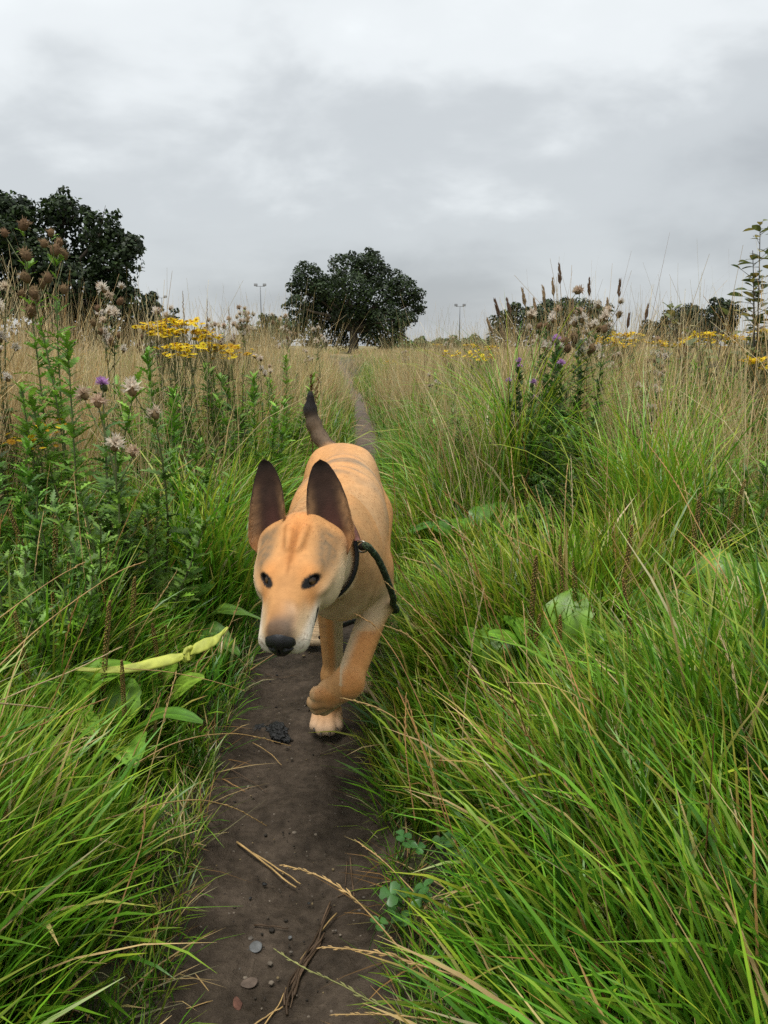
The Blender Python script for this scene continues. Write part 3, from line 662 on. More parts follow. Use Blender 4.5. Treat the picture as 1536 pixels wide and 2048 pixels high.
# torso
S.ell((-.086, 1.375, .435), (.072, .13, .120), .05)
S.ell((-.080, 1.53, .437), (.086, .19, .118), .06)
S.ell((-.090, 1.71, .455), (.070, .17, .088), .06)
S.ell((-.104, 1.87, .452), (.068, .12, .092), .06)
S.ell((-.076, 1.275, .385), (.060, .06, .072), .05)
# neck
S.cone((-.080, 1.36, .470), (-.126, 1.145, .462), .078, .056, .05)
S.cone((-.074, 1.30, .41), (-.122, 1.14, .452), .064, .046, .05)
# shoulder blades and upper arms
S.ell((-.118, 1.37, .425), (.036, .075, .10), .045)
S.ell((-.050, 1.37, .415), (.030, .075, .10), .045)
# standing foreleg (the dog's right)
S.cone((-.112, 1.35, .385), (-.106, 1.425, .310), .047, .031, .03)
S.cone((-.106, 1.425, .300), (-.103, 1.465, .125), .0255, .0195, .018)
S.ell((-.103, 1.462, .122), (.0225, .0225, .026), .015)
S.cone((-.103, 1.465, .12), (-.113, 1.490, .048), .0205, .021, .015)
PAWR = np.array([-.119, 1.482, .0])
S.ell(PAWR + (0, .012, .024), (.026, .034, .022), .012)
for dx, dy, r in ((-.023, .004, .0125), (-.0085, -.012, .0135), (.0085, -.012, .0135), (.023, .004, .0125)):
    S.cone(PAWR + (dx * .8, .01 + dy, .030), PAWR + (dx, -.026 + dy, .0135), .0125, r, .0035)
# lifted foreleg (the dog's left)
E1, W1, K1 = np.array([-.010, 1.365, .318]), np.array([-.061, 1.225, .216]), np.array([-.092, 1.238, .191])
S.cone((-.026, 1.33, .385), E1, .041, .031, .03)
S.cone(E1, W1, .0270, .0210, .018)
S.cone((-.013, 1.330, .318), W1 + (.004, .01, .01), .0180, .0155, .018)
S.ell(W1, (.0235, .0235, .0235), .010)
S.cone(W1, K1, .0240, .0265, .014)
TOE = [(-.114, 1.226, .195), (-.120, 1.232, .178), (-.116, 1.242, .163), (-.106, 1.253, .156)]
for t, b in zip(TOE, [(-.092, 1.225, .198), (-.095, 1.231, .187), (-.093, 1.241, .177), (-.090, 1.250, .172)]):
    S.cone(b, t, .0160, .0140, .0035)
S.ell((-.064, 1.212, .212), (.010, .012, .010), .008)
# hind legs
S.ell((-.058, 1.84, .405), (.044, .10, .12), .05)
S.ell((-.152, 1.86, .405), (.042, .10, .12), .05)
S.cone((-.040, 1.80, .38), (-.030, 1.70, .315), .062, .042, .04)
S.cone((-.040, 1.71, .315), (-.044, 1.79, .135), .040, .021, .03)
S.cone((-.044, 1.79, .135), (-.054, 1.71, .035), .021, .020, .015)
S.ell((-.055, 1.675, .024), (.027, .045, .022), .015)
for dx in (-.02, -.007, .007, .02): S.cone((-.055 + dx, 1.65, .026), (-.055 + dx, 1.632, .0135), .012, .0125, .003)
S.cone((-.165, 1.83, .38), (-.172, 1.80, .31), .060, .042, .04)
S.cone((-.172, 1.80, .31), (-.178, 2.00, .155), .040, .021, .03)
S.cone((-.178, 2.00, .155), (-.180, 1.985, .04), .021, .020, .015)
S.ell((-.181, 1.962, .024), (.027, .045, .022), .015)
for dx in (-.02, -.007, .007, .02): S.cone((-.181 + dx, 1.94, .026), (-.181 + dx, 1.922, .0135), .012, .0125, .003)
# tail
TAIL = [(-.110, 1.955, .498), (-.140, 2.005, .512), (-.168, 2.035, .540), (-.186, 2.048, .575), (-.195, 2.052, .612), (-.194, 2.050, .650)]
for (a, b), (r1, r2) in zip(zip(TAIL, TAIL[1:]), ((.022, .0195), (.0195, .0185), (.0185, .0175), (.0175, .0150), (.0150, .0085))): S.cone(a, b, r1, r2, .012)
# skull
he((0, -.058, -.002), (.049, .070, .048), .02)
he((0, -.085, .004), (.046, .055, .044), .02)
for s in (-1, 1):
    he((s * .040, -.045, -.018), (.028, .052, .044), .02)      # cheek
    he((s * .0245, -.008, .0262), (.018, .026, .0095), .014)      # brow
    he((s * .040, -.012, .004), (.017, .034, .012), .012)       # cheekbone
    he((s * .047, -.096, -.006), (.022, .026, .026), .02)        # ear base
    hc((s * .0165, .026, -.019), (s * .0178, .086, -.0220), .0245, .0190, .010)   # upper lip
    hc((s * .0055, -.030, .0445), (s * .0120, -.072, .0455), .0060, .0080, .003)     # forehead wrinkles
hc((0, .000, .006), (0, .090, .000), .038, .0225, .02)
hc((0, .010, .020), (0, .090, .0080), .018, .0140, .015)
hc((0, -.01, -.044), (0, .076, -.040), .028, .0165, .012)
hc((0, -.03, -.035), (0, -.10, -.03), .04, .05, .03)
for s in (-1, 1):
    hc((s * .0415, .052, -.0240), (s * .0350, .086, -.0335), .0022, .0022, .004, 's')    # mouth line
    hc((s * .0405, .034, -.0190), (s * .0415, .052, -.0240), .004, .003, .005, 's')
    S.ell(hw(*EYE(s)[0]), np.array((.0138, .0070, .0100)) * HS, .003, 's', HM @ np.stack(EYE(s)[1:], 1))  # eye opening
hc((0, .000, .0490), (0, -.070, .0520), .0022, .0028, .005, 's')
F_, lo_, h_ = S.grid((-.30, .84, -.01), (.10, 2.10, .72), .0029)
V, Q = surface_nets(F_, lo_, h_)
del F_
# ---- ears: thick cupped shells let into the head, in the same mesh
def ear(side, base, tip, turn, width, length):
    """rows along the ear, points round each row: concave face first, then the back"""
    base, tip = np.array(base), np.array(tip)
    L_ = tip - base; L_ /= np.linalg.norm(L_)
    face = np.array([math.sin(turn), -math.cos(turn), 0.0]); face -= L_ * (face @ L_); face /= np.linalg.norm(face)
    X = np.cross(L_, face); X = X if X[0] > 0 else -X
    vs, tone = [], []
    nv_, nu_ = 38, 17
    for i in range(nv_):
        v = -.14 + 1.14 * i / (nv_ - 1)
        w = width * np.interp(v, [-.14, 0, .12, .3, .5, .7, .85, .94, .985, 1], [.55, .86, .98, 1.0, .95, .79, .57, .38, .20, .04])
        cup = np.interp(v, [-.14, 0, .2, .5, .8, 1], [1.35, 1.30, 1.05, .66, .36, .15])
        bend = np.interp(v, [-.14, 0, .5, 1], [-.012, 0, .004, -.002])
        for side_ in (0, 1):
            us = np.linspace(-1, 1, nu_) if side_ == 0 else np.linspace(1, -1, nu_)[1:-1]
            for u in us:
                th = u * 1.25 * cup
                x = w * math.sin(th) / max(math.sin(1.25 * cup) if 1.25 * cup < 1.57 else 1.0, .2)
                z = w * (1 - math.cos(th)) * .95
                # a fold of skin along the outer edge, low in the ear
                z += .0045 * math.exp(-((u * side - .55) / .14) ** 2) * math.exp(-((v - .16) / .14) ** 2) * (1 - side_)
                p = base + v * length * L_ + X * x + face * (z - w * .5 + bend)
                if side_: p = p - face * (.0042 * (1 - abs(u)) ** .5 * (1.3 - max(v, 0)) + .0012)
                vs.append(p); tone.append((max(v, 0), u, side_))
    m = nu_ + nu_ - 2
    fs = [(i * m + j, i * m + (j + 1) % m, (i + 1) * m + (j + 1) % m, (i + 1) * m + j) for i in range(nv_ - 1) for j in range(m)]
    vs, fs = np.array(vs), np.array(fs)
    if side > 0: pass
    return vs, fs, np.array(tone)
EARL = ear(-1, hw(-.049, -.080, .006), hw(-.049, -.080, .006) + np.array([-.010, .026, .112]), -.28, .0300, .128)
EARR = ear(1, hw(.050, -.084, .006), hw(.050, -.084, .006) + np.array([-.019, .028, .112]), .16, .0325, .128)
nb = len(V)
allV = [V]; allQ = [Q]; n_ = nb
for ev, ef, _ in (EARL, EARR): allV.append(ev); allQ.append(ef + n_); n_ += len(ev)
DV = np.concatenate(allV); DQ = np.concatenate(allQ)

# ---- coat colours (pigment, plus shade painted on chest and forehead)
def smooth(a, b, x): t = np.clip((x - a) / (b - a), 0, 1); return t * t * (3 - 2 * t)
def vnoise(P, s, seed=0):
    """cheap smooth value noise"""
    P = np.asarray(P) * s + 17.3 + seed * 5.1; i = np.floor(P).astype(np.int64); f = P - i; f = f * f * (3 - 2 * f); r = 0
    for a in (0, 1):
        for b in (0, 1):
            for c in (0, 1):
                h = (i[:, 0] + a) * 73856093 ^ (i[:, 1] + b) * 19349663 ^ (i[:, 2] + c) * 83492791
                h = (h ^ (h >> 13)) * 1274126177 & 0x7fffffff
                w = (f[:, 0] if a else 1 - f[:, 0]) * (f[:, 1] if b else 1 - f[:, 1]) * (f[:, 2] if c else 1 - f[:, 2])
                r = r + w * (h % 65536) / 65535.0
    return r
TAN = np.array([.61, .305, .115]); GOLD = np.array([.64, .35, .145]); CREAM = np.array([.66, .51, .32]); WHITE = np.array([.74, .66, .54])
RUST = np.array([.52, .205, .055]); GREY = np.array([.20, .15, .10]); BLACK = np.array([.018, .016, .015]); SABLE = np.array([.17, .10, .055])
def coat(P, N):
    n = len(P)
    H = (P - HO) @ HM / HS                       # head coordinates
    c = np.tile(TAN, (n, 1))
    def mix(w, col):
        nonlocal c
        w = np.clip(w, 0, 1)[:, None]; c = c * (1 - w) + np.asarray(col) * w
    x, y, z = P.T
    hx, hf, hu = H.T; ax = np.abs(hx)
    head = smooth(-.135, -.105, hf) * (y < 1.26) * (np.linalg.norm(H * [1, .8, 1], axis=1) < .17)
    n1 = vnoise(P, 60); n2 = vnoise(P, 160, 1); n3 = vnoise(P, 22, 2)
    body = 1 - head
    mix(body * (.35 * n3), GOLD)
    # belly, chest and inner legs are cream
    mix(body * smooth(-.15, -.75, N[:, 2]) * smooth(.45, .36, z) * .85, CREAM)
    mix(body * smooth(.43, .33, z) * smooth(-.25, -.75, N[:, 1]) * smooth(1.40, 1.30, y) * smooth(.275, .315, z) * .6 * (.6 + .6 * n3), CREAM)
    mix(body * smooth(.50, .38, z) * smooth(1.31, 1.22, y) * smooth(.275, .315, z) * .12, CREAM)
    mix(body * smooth(1.40, 1.30, y) * smooth(.40, .34, z) * smooth(.28, .31, z) * .5, CREAM)
    mix(body * smooth(1.34, 1.24, y) * smooth(.30, .36, z) * .55 * (.5 + n1), np.array([.36, .22, .10]))  # sable neck, and the head's shade over the chest painted into the coat
    # faint sable bands over the back
    for yy, ww, s_ in ((1.44, .020, .42), (1.55, .026, .40), (1.68, .022, .22), (1.34, .02, .25)):
        band = np.exp(-((y - yy - .25 * (x + .07) ** 2 / .1 - .05 * (n3 - .5)) / ww) ** 2)
        mix(body * band * smooth(.42, .51, z) * s_ * 1.7 * (.5 + n1), GREY)
    mix(body * np.exp(-((x + .105) / .03) ** 2) * smooth(1.62, 1.75, y) * smooth(.52, .55, z) * .25 * (.4 + n1), GREY)
    mix(body * smooth(.15, .75, N[:, 0]) * (y > 1.28) * smooth(.42, .48, z) * .25, CREAM)
    # inner legs pale, paws pale
    mix(body * smooth(.32, .25, z) * (y < 1.52) * smooth(-.05, .55, N[:, 0]) * (x < -.075) * (z > .07) * .85, CREAM * .95)
    mix(body * smooth(.36, .30, z) * (y < 1.42) * smooth(.0, -.55, N[:, 0]) * (x > -.075) * (z > .222) * .85, CREAM)
    mix(body * smooth(.05, .010, z) * .45, WHITE)
    toe = np.exp(-(((x + .117) / .016) ** 2 + ((y - 1.236) / .03) ** 2 + ((z - .180) / .035) ** 2)); mix(body * toe * .75, CREAM)
    leg = (z < .29) * (y < 1.5); mix(body * leg * smooth(.1, .8, -N[:, 1]) * smooth(.09, .2, z) * .6 * smooth(.5, .1, np.abs(N[:, 0]) * (x < -.07)), RUST * 1.2)
    mix(body * smooth(1.6, 1.75, y) * smooth(.22, .10, z) * .7, CREAM)
    # tail sable to black tip
    tl = smooth(1.972, 2.005, y) * smooth(.50, .53, z); mix(tl * .95, GREY * .55); mix(tl * smooth(.575, .62, z), BLACK * 1.3)
    # --- head
    mix(head * .8, np.array([.55, .285, .110]))
    mix(head * (n3 * .5 + n1 * .3) * smooth(.03, .0, ax) * .5, RUST * 1.35)
    mix(head * smooth(.022, .042, ax) * smooth(.015, -.025, hf) * smooth(.006, .022, hu) * smooth(-.10, -.08, hf) * .85 * (.45 + n2 * .9), np.array([.20, .135, .075]))   # agouti temples
    mix(head * smooth(.030, .046, ax) * smooth(.022, -.006, hu) * smooth(.06, .03, hf) * .85, CREAM * 1.05)
    mix(head * smooth(.030, .055, hf) * smooth(.012, .024, ax) * smooth(.026, .004, hu) * .65, CREAM)
    mix(head * np.exp(-((hx - .012) / .010) ** 2) * smooth(.055, .075, hf) * smooth(.0, .01, hu) * .35, WHITE * .9)                                              # pale cheeks
    mix(head * smooth(.0, -.03, hu) * smooth(.016, .030, ax + .3 * np.maximum(hf, 0)) * .85, CREAM)
    mix(head * smooth(.006, -.010, hu) * smooth(.01, .05, hf) * .85, WHITE)                                                         # lips and chin
    mix(head * np.exp(-(hx / .0085) ** 2) * smooth(-.10, -.05, hf) * smooth(.02, -.01, hf) * smooth(.03, .045, hu) * .9, RUST * .8)    # centre line
    mix(head * np.exp(-(hx / .022) ** 2) * smooth(-.045, -.075, hf) * smooth(.035, .05, hu) * .60, RUST * 1.2)
    ey = np.exp(-(((ax - .0295) / .020) ** 2 + ((hf - .012) / .02) ** 2 + ((hu - .039) / .010) ** 2)); mix(head * ey * .55, RUST * 1.25)
    ey = np.exp(-(((ax - .027) / .014) ** 2 + ((hf - .035) / .02) ** 2 + ((hu - .012) / .014) ** 2)); mix(head * ey * .45, RUST * 1.3)
    mix(head * np.exp(-(hx / .017) ** 2) * smooth(.05, .09, hf) * smooth(-.002, .012, hu) * .45 * (.6 + .6 * n1), SABLE * 1.2)     # dusky bridge of the muzzle
    mix(head * smooth(.078, .097, hf + .012 * (n1 - .5)) * smooth(.024, .012, ax) * smooth(-.010, .004, hu) * .8, np.array([.085, .066, .052]))
    ob = np.exp(-(((ax - .054) / .018) ** 2 + ((hf + .085) / .025) ** 2 + ((hu + .006) / .016) ** 2)); mix(head * ob * .7, np.array([.58, .24, .06]))
    for s_ in (-1, 1): mix(head * np.exp(-((hx - s_ * .0165 + s_ * .05 * (hf + .05)) / .0032) ** 2) * smooth(-.095, -.07, hf) * smooth(-.02, -.04, hf) * smooth(.03, .04, hu) * .5, RUST * .7)  # crease shade painted as dark grooves beside the forehead wrinkles
    mix(head * np.exp(-((hx + .25 * 0) / .003) ** 2) * smooth(-.08, -.06, hf) * smooth(.03, .015, hf) * smooth(.025, .04, hu) * .6, RUST * .5)  # painted crease shade along the middle groove of the forehead
    mix(head * smooth(.020, .008, ax) * smooth(.01, .03, hf) * smooth(.10, .07, hf) * smooth(.0, .012, hu) * .5 * (.6 + .6 * n1), TAN * .62)
    mix(head * np.exp(-(((ax - .030) / .016) ** 2 + ((hf - .030) / .016) ** 2 + ((hu - .010) / .012) ** 2)) * .4, RUST * 1.1)
    # eye rims
    for sd in (-1, 1):
        c0_, a_, b_, n_ = EYE(sd); q_ = H - c0_
        rim = np.sqrt((q_ @ a_ / .0160) ** 2 + (q_ @ b_ / .0080) ** 2) + .22 * (n2 - .5)
        mix(head * (np.linalg.norm(q_, axis=1) < .026) * smooth(1.25, .92, rim), BLACK)
    tear = np.exp(-(((ax - .0165) / .006) ** 2 + ((hf - .022) / .010) ** 2 + ((hu - .0175) / .006) ** 2)); mix(head * tear * .6, BLACK)
    # mouth line
    for s in (-1, 1):
        for (a, b, r) in (((s * .0415, .052, -.0240), (s * .0350, .086, -.0335), .004), ((s * .0405, .034, -.0190), (s * .0415, .052, -.0240), .0065)):
            a, b = np.array(a), np.array(b); ba = b - a; t = np.clip(((H - a) @ ba) / (ba @ ba), 0, 1)
            d = np.linalg.norm(H - a - t[:, None] * ba, axis=1); mix((d < .05) * smooth(r * 1.4, r * .7, d), BLACK * 1.4)
    # whisker spots
    sp = smooth(.68, .80, vnoise(P, 330, 4)) * head * smooth(.045, .065, hf) * smooth(.008, .0, hu) * smooth(-.034, -.026, hu); mix(sp * .55, SABLE)
    return c * (.88 + .24 * n2[:, None])
def normals(V, Q):
    d1 = V[Q[:, 2]] - V[Q[:, 0]]; d2 = V[Q[:, 3]] - V[Q[:, 1]]; fn = np.cross(d1, d2)
    N = np.zeros_like(V)
    for k in range(4): np.add.at(N, Q[:, k], fn)
    return N / (np.linalg.norm(N, axis=1, keepdims=True) + 1e-12), fn
BN, _ = normals(V, Q)
C = coat(V, BN)
def ear_col(tone, P):
    v, u, back = tone.T; n = vnoise(P, 180, 6)
    c = np.tile(TAN * .8, (len(P), 1))
    inner = np.array([.038, .020, .013]); pink = np.array([.095, .040, .031]); edge = np.array([.025, .018, .014])
    w = 1 - back
    c = np.where((w > .5)[:, None], inner, c)
    p = (np.exp(-((u - .12) / .38) ** 2 - ((v - .30) / .20) ** 2) * w)[:, None]; c = c * (1 - p * .75) + pink * p * .75
    hairy = (smooth(.30, .85, np.abs(u)) * smooth(.85, .30, v) * w * (.5 + .7 * n))[:, None]; c = c * (1 - hairy) + np.array([.30, .165, .075]) * hairy
    low = (smooth(.20, .0, v))[:, None] * .8; c = c * (1 - low) + np.array([.40, .20, .08]) * low
    e = np.maximum(smooth(.86, 1.0, np.abs(u)) * smooth(.35, .6, v), smooth(.80, .97, v))[:, None] * .9; c = c * (1 - e) + edge * e
    b = (back * smooth(.3, .9, v))[:, None] * .7; c = c * (1 - b) + SABLE * b
    return c * (.8 + .4 * n[:, None])
DC = np.concatenate([C, ear_col(EARL[2], EARL[0]), ear_col(EARR[2], EARR[0])])

def skin_material():
    m, nt, N, L = new_mat("dog coat")
    out = N.new('ShaderNodeOutputMaterial'); b = N.new('ShaderNodeBsdfPrincipled')
    a = N.new('ShaderNodeAttribute'); a.attribute_name = 'col'
    L.new(a.outputs['Color'], b.inputs['Base Color']); b.inputs['Roughness'].default_value = .75; b.inputs['Specular IOR Level'].default_value = .2
    tc = N.new('ShaderNodeTexCoord'); no = N.new('ShaderNodeTexNoise'); no.inputs['Scale'].default_value = 420; no.inputs['Detail'].default_value = 2
    L.new(tc.outputs['Object'], no.inputs['Vector']); bp = N.new('ShaderNodeBump'); bp.inputs['Strength'].default_value = .25; bp.inputs['Distance'].default_value = .002
    L.new(no.outputs['Fac'], bp.inputs['Height']); L.new(bp.outputs[0], b.inputs['Normal']); L.new(b.outputs[0], out.inputs[0])
    return m
M_COAT = skin_material()
dog = empty("dog", (-.09, 1.6, 0))
tag(dog, "tan short haired dog with tall dark ears walking head down along the dirt path", "dog")
def dog_part(name, me, mat=None, parent=None):
    """geometry is in world coordinates; keep it so under the dog's empty"""
    o = link(name, me, mat)
    o.parent = parent or dog
    o.matrix_parent_inverse = Matrix.Translation(-Vector((-.09, 1.6, 0)))
    if parent: o.matrix_parent_inverse = Matrix.Identity(4)
    return o
bme = mesh_from("body", DV, DQ); set_col(bme, DC)
body = dog_part("body", bme, M_COAT)

# ---- fur: strands of the coat as one curves object
def flow_field(P):
    """direction the coat lies in"""
    H = (P - HO) @ HM / HS
    d = np.tile(np.array([-.02, .85, -.45]), (len(P), 1))
    head = smooth(-.16, -.11, H[:, 1]) * (P[:, 1] < 1.27)
    d = d * (1 - head[:, None]) + (HM @ np.array([0, -1.0, 0]))[None] * head[:, None]
    d += head[:, None] * (HM[:, 0][None] * (H[:, 0] * 6)[:, None])
    leg = smooth(.33, .27, P[:, 2])[:, None] * (1 - head[:, None]); d = d * (1 - leg) + np.array([0, .25, -1.0]) * leg
    front = (smooth(1.36, 1.28, P[:, 1]) * (1 - head) * smooth(.27, .32, P[:, 2]))[:, None]; d = d * (1 - front) + np.array([.05, .1, -1.0]) * front
    up = (smooth(1.975, 2.0, P[:, 1]) * smooth(.50, .53, P[:, 2]))[:, None]; d = d * (1 - up) + np.array([-.3, .2, 1.0]) * up
    return d
def make_fur(count):
    N_, fn = normals(DV, DQ)
    area = np.linalg.norm(fn, axis=1) * .5
    cen = DV[DQ].mean(1)
    w = area * np.where(cen[:, 1] < 1.22, 3.2, 1.0) * np.where(fn[:, 1] > .6 * np.linalg.norm(fn, axis=1), .3, 1)
    pick = rng.choice(len(DQ), count, p=w / w.sum())
    a, b = rng.random(count), rng.random(count)
    q = DQ[pick]
    def lerp(X): return ((X[q[:, 0]] * (1 - a)[:, None] + X[q[:, 1]] * a[:, None]) * (1 - b)[:, None] + (X[q[:, 3]] * (1 - a)[:, None] + X[q[:, 2]] * a[:, None]) * b[:, None])
    P, N, K = lerp(DV), lerp(N_), lerp(DC)
    is_ear = q[:, 0] >= nb
    tone = np.concatenate([np.zeros((nb, 3)), EARL[2], EARR[2]]); T = tone[q[:, 0]]
    N /= np.linalg.norm(N, axis=1, keepdims=True)
    d = flow_field(P); d[is_ear] = np.array([0, .1, 1.0]) + (T[is_ear, 1] * -.9 * (T[is_ear, 2] < .5))[:, None] * np.array([1.0, 0, 0])
    d -= N * (d * N).sum(1)[:, None]; d /= np.linalg.norm(d, axis=1, keepdims=True) + 1e-9
    d += rng.normal(0, .12, d.shape); d /= np.linalg.norm(d, axis=1, keepdims=True)
    H = (P - HO) @ HM / HS
    head = (P[:, 1] < 1.26) & (H[:, 1] > -.13)
    ln = np.where(head, .0032 + .0028 * smooth(.04, -.08, H[:, 1]), .0065) * rng.uniform(.6, 1.25, count)
    ln = np.where((P[:, 2] < .12) | (np.linalg.norm(P - np.array([-.105, 1.24, .178]), axis=1) < .035), .0035, ln)
    ln = np.where(is_ear, np.where(T[:, 2] > .5, .004, .0025 + .010 * smooth(.5, .95, np.abs(T[:, 1])) * smooth(.62, .05, T[:, 0])), ln)
    ln = np.where((P[:, 1] > 1.99) & (P[:, 2] > .5), .011, ln)
    # bare: nose leather, eye openings
    bare = (np.linalg.norm((H - [0, .112, -.006]) / [.026, .018, .018], axis=1) < 1) | ((np.linalg.norm((np.stack([np.abs(H[:, 0]), H[:, 1], H[:, 2]], 1) - EYE(1)[0]) @ np.stack(EYE(1)[1:], 1) / [.0135, .0075, .02], axis=1) < 1))
    keep = ~bare; P, N, K, d, ln = P[keep], N[keep], K[keep], d[keep], ln[keep]; n = len(P)
    lift = rng.uniform(.04, .20, n)[:, None]
    t = np.array([0, .4, 1.0])
    pts = np.stack([P - N * .0008 + (d + N * lift * (1.4 - s)) * (ln * s)[:, None] for s in t], 1)
    cu = bpy.data.hair_curves.new("fur")
    cu.add_curves([3] * n)
    cu.attributes['position'].data.foreach_set('vector', pts.astype(np.float32).ravel())
    r = cu.attributes.get('radius') or cu.attributes.new('radius', 'FLOAT', 'POINT')
    w0 = np.where(P[:, 1] < 1.24, .00022, .00032)
    r.data.foreach_set('value', (w0[:, None] * np.array([1, .8, .15])[None]).astype(np.float32).ravel())
    k = K * rng.normal(1.04, .10, n)[:, None].clip(.6, 1.6)
    ca = cu.attributes.new('col', 'FLOAT_COLOR', 'CURVE')
    ca.data.foreach_set('color', np.concatenate([k, np.ones((n, 1))], 1).astype(np.float32).ravel())
    m, nt, Nn, L = new_mat("dog hair")
    out = Nn.new('ShaderNodeOutputMaterial'); b_ = Nn.new('ShaderNodeBsdfPrincipled'); at_ = Nn.new('ShaderNodeAttribute'); at_.attribute_name = 'col'
    L.new(at_.outputs['Color'], b_.inputs['Base Color']); b_.inputs['Roughness'].default_value = .42; b_.inputs['Specular IOR Level'].default_value = .4
    L.new(b_.outputs[0], out.inputs[0])
    cu.materials.append(m)
    o = bpy.data.objects.new("fur", cu); COL.objects.link(o); o.parent = body; o['kind'] = 'stuff'
    return o
FUR_N = 190000
if FUR_N: make_fur(FUR_N)

# ---- eyes, nose, claws, whiskers
M_EYE = plain_mat("dark eye", (.012, .007, .004), rough=.08, spec=.6)
def eye_material():
    m, nt, N, L = new_mat("dog eye"); out = N.new('ShaderNodeOutputMaterial'); b = N.new('ShaderNodeBsdfPrincipled')
    a = N.new('ShaderNodeAttribute'); a.attribute_name = 'col'; L.new(a.outputs['Color'], b.inputs['Base Color'])
    b.inputs['Roughness'].default_value = .08; b.inputs['Specular IOR Level'].default_value = .3; L.new(b.outputs[0], out.inputs[0]); return m
M_EYE = eye_material()
for s in (-1, 1):
    mb = MB(); c = hw(*(EYE(s)[0] - EYE(s)[3] * .0092))
    mb.blob((0, 0, 0), .0118, (.01, .008, .007), 24, 16)
    v = mb.v[0]; g = HM @ (EYE(s)[3] + np.array([s * -.1, .25, -.25])); g /= np.linalg.norm(g)
    dd = np.degrees(np.arccos(np.clip((v / .0118) @ g, -1, 1)))
    cc = np.tile(np.array([.035, .025, .02]), (len(v), 1)); cc[dd < 40] = (.14, .075, .028); cc[dd < 17] = (.004, .003, .003)
    mb.c[0] = cc.astype(np.float32); mb.v[0] = (v + c).astype(np.float32)
    dog_part("eye", mb.mesh("eye"), M_EYE)
def nose_mesh():
    T = SDF()
    def e(c, r, k=.006, op='u', tilt=None):
        M = HM if tilt is None else HM @ np.array(Euler(tilt).to_matrix()); T.ell(hw(*c), np.array(r) * HS, k, op, M)
    e((0, .103, .0015), (.0152, .0150, .0145)); e((0, .107, -.013), (.0145, .0115, .0160), .012)
    for s in (-1, 1):
        e((s * .0120, .1020, -.006), (.0095, .0120, .0130))
        e((s * .0095, .1195, -.0065), (.0048, .0060, .0034), .003, 's', (0, s * .5, 0))
        e((s * .0170, .1100, -.0105), (.0060, .0060, .0018), .0025, 's', (0, s * .35, 0))
    e((0, .122, -.014), (.0009, .008, .010), .002, 's')
    c = hw(0, .1, 0); F, lo, h = T.grid(c - .04, c + .04, .0010); return surface_nets(F, lo, h)
nv, nq = nose_mesh()
M_NOSE = plain_mat("nose leather", (.010, .009, .0095), rough=.38, spec=.5, noise=900, amp=.35, bump=.25)
dog_part("nose", mesh_from("nose", nv, nq), M_NOSE)
M_CLAW = plain_mat("claw horn", (.06, .045, .035), rough=.4)
def claw(p, d, l=.011):
    mb = MB(); p = np.array(p, float); d = np.array(d, float); d /= np.linalg.norm(d)
    mb.tube([p - d * .003, p + d * l * .5 + (0, 0, -.0008), p + d * l + (0, 0, -.004)], [.0030, .0025, .0006], (1, 1, 1), 7); dog_part("claw", mb.mesh("claw"), M_CLAW)
for dx, dy in ((-.023, .004), (-.0085, -.012), (.0085, -.012), (.023, .004)): claw(PAWR + (dx, -.037 + dy, .014), (dx * 4, -1, -.25))
for t in TOE[:3]: claw(np.array(t) + (-.011, .003, -.004), (-.7, .3, -.5), .007)
mb = MB()
for s in (-1, 1):
    for i in range(13):
        f0, u0 = rng.uniform(.055, .092), rng.uniform(-.022, -.006)
        a = np.array([s * .030 * (1 - .28 * (f0 - .05) / .045), f0, u0]); dr = np.array([s * rng.uniform(.6, 1), rng.uniform(-.5, .3), rng.uniform(-.7, .0)]); l = rng.uniform(.018, .038)
        mb.tube([hw(*(a + dr * l * t + np.array([0, -.25, -.15]) * l * t * t)) for t in (0, .35, .7, 1)], [.00028, .00024, .00018, .00006], (.02, .018, .016), 3)
M_WHISK = plain_mat("whisker", (.03, .027, .024), rough=.4)
o = dog_part("whiskers", mb.mesh("whiskers"), M_WHISK); o['kind'] = 'stuff'
# ------------------------------------------------------------------ collar (worn: part of the dog) and the rope lead
from mathutils.bvhtree import BVHTree
bvh = BVHTree.FromPolygons([tuple(v) for v in DV], [tuple(q) for q in DQ])
M_BLACKW = plain_mat("black webbing", (.014, .014, .015), rough=.6, noise=500, amp=.3, bump=.2); M_LEATHER = plain_mat("brown leather", (.16, .06, .045), rough=.5, noise=120, amp=.3, bump=.2); M_RING = plain_mat("dull metal", (.35, .33, .28), rough=.35, metallic=1)
NC = np.array([-.114, 1.185, .458]); ND = np.array([-.20, -.95, .22]); ND /= np.linalg.norm(ND)
NX = np.cross(ND, [0, 0, 1.0]); NX /= np.linalg.norm(NX); NX = NX if NX[0] > 0 else -NX; NU = np.cross(NX, ND); NU = NU if NU[2] > 0 else -NU
ring = []
for i in range(64):
    a = 2 * math.pi * i / 64; d = NX * math.cos(a) + NU * math.sin(a); h, _, _, dist = bvh.ray_cast(Vector(NC), Vector(d), .2); ring.append(dist if h else .07)
ring = np.array(ring); 
for _ in range(6): ring = (np.roll(ring, 1) + 2 * ring + np.roll(ring, -1)) / 4
an_ = 2 * math.pi * np.arange(64) / 64; ring = np.maximum(ring, .03) + .0045 - .011 * np.clip(1 - np.abs(an_ - 1.85) / 1.05, 0, 1) ** .5      # sunk in the ruff at the nape
cv = []; prof = [(-.0075, -.001), (-.0075, .0025), (0, .0035), (.0075, .0025), (.0075, -.001), (0, -.002)]
for i in range(64):
    a = 2 * math.pi * i / 64; d = NX * math.cos(a) + NU * math.sin(a)
    for w, r in prof: cv.append(NC + d * (ring[i] + r) + ND * w)
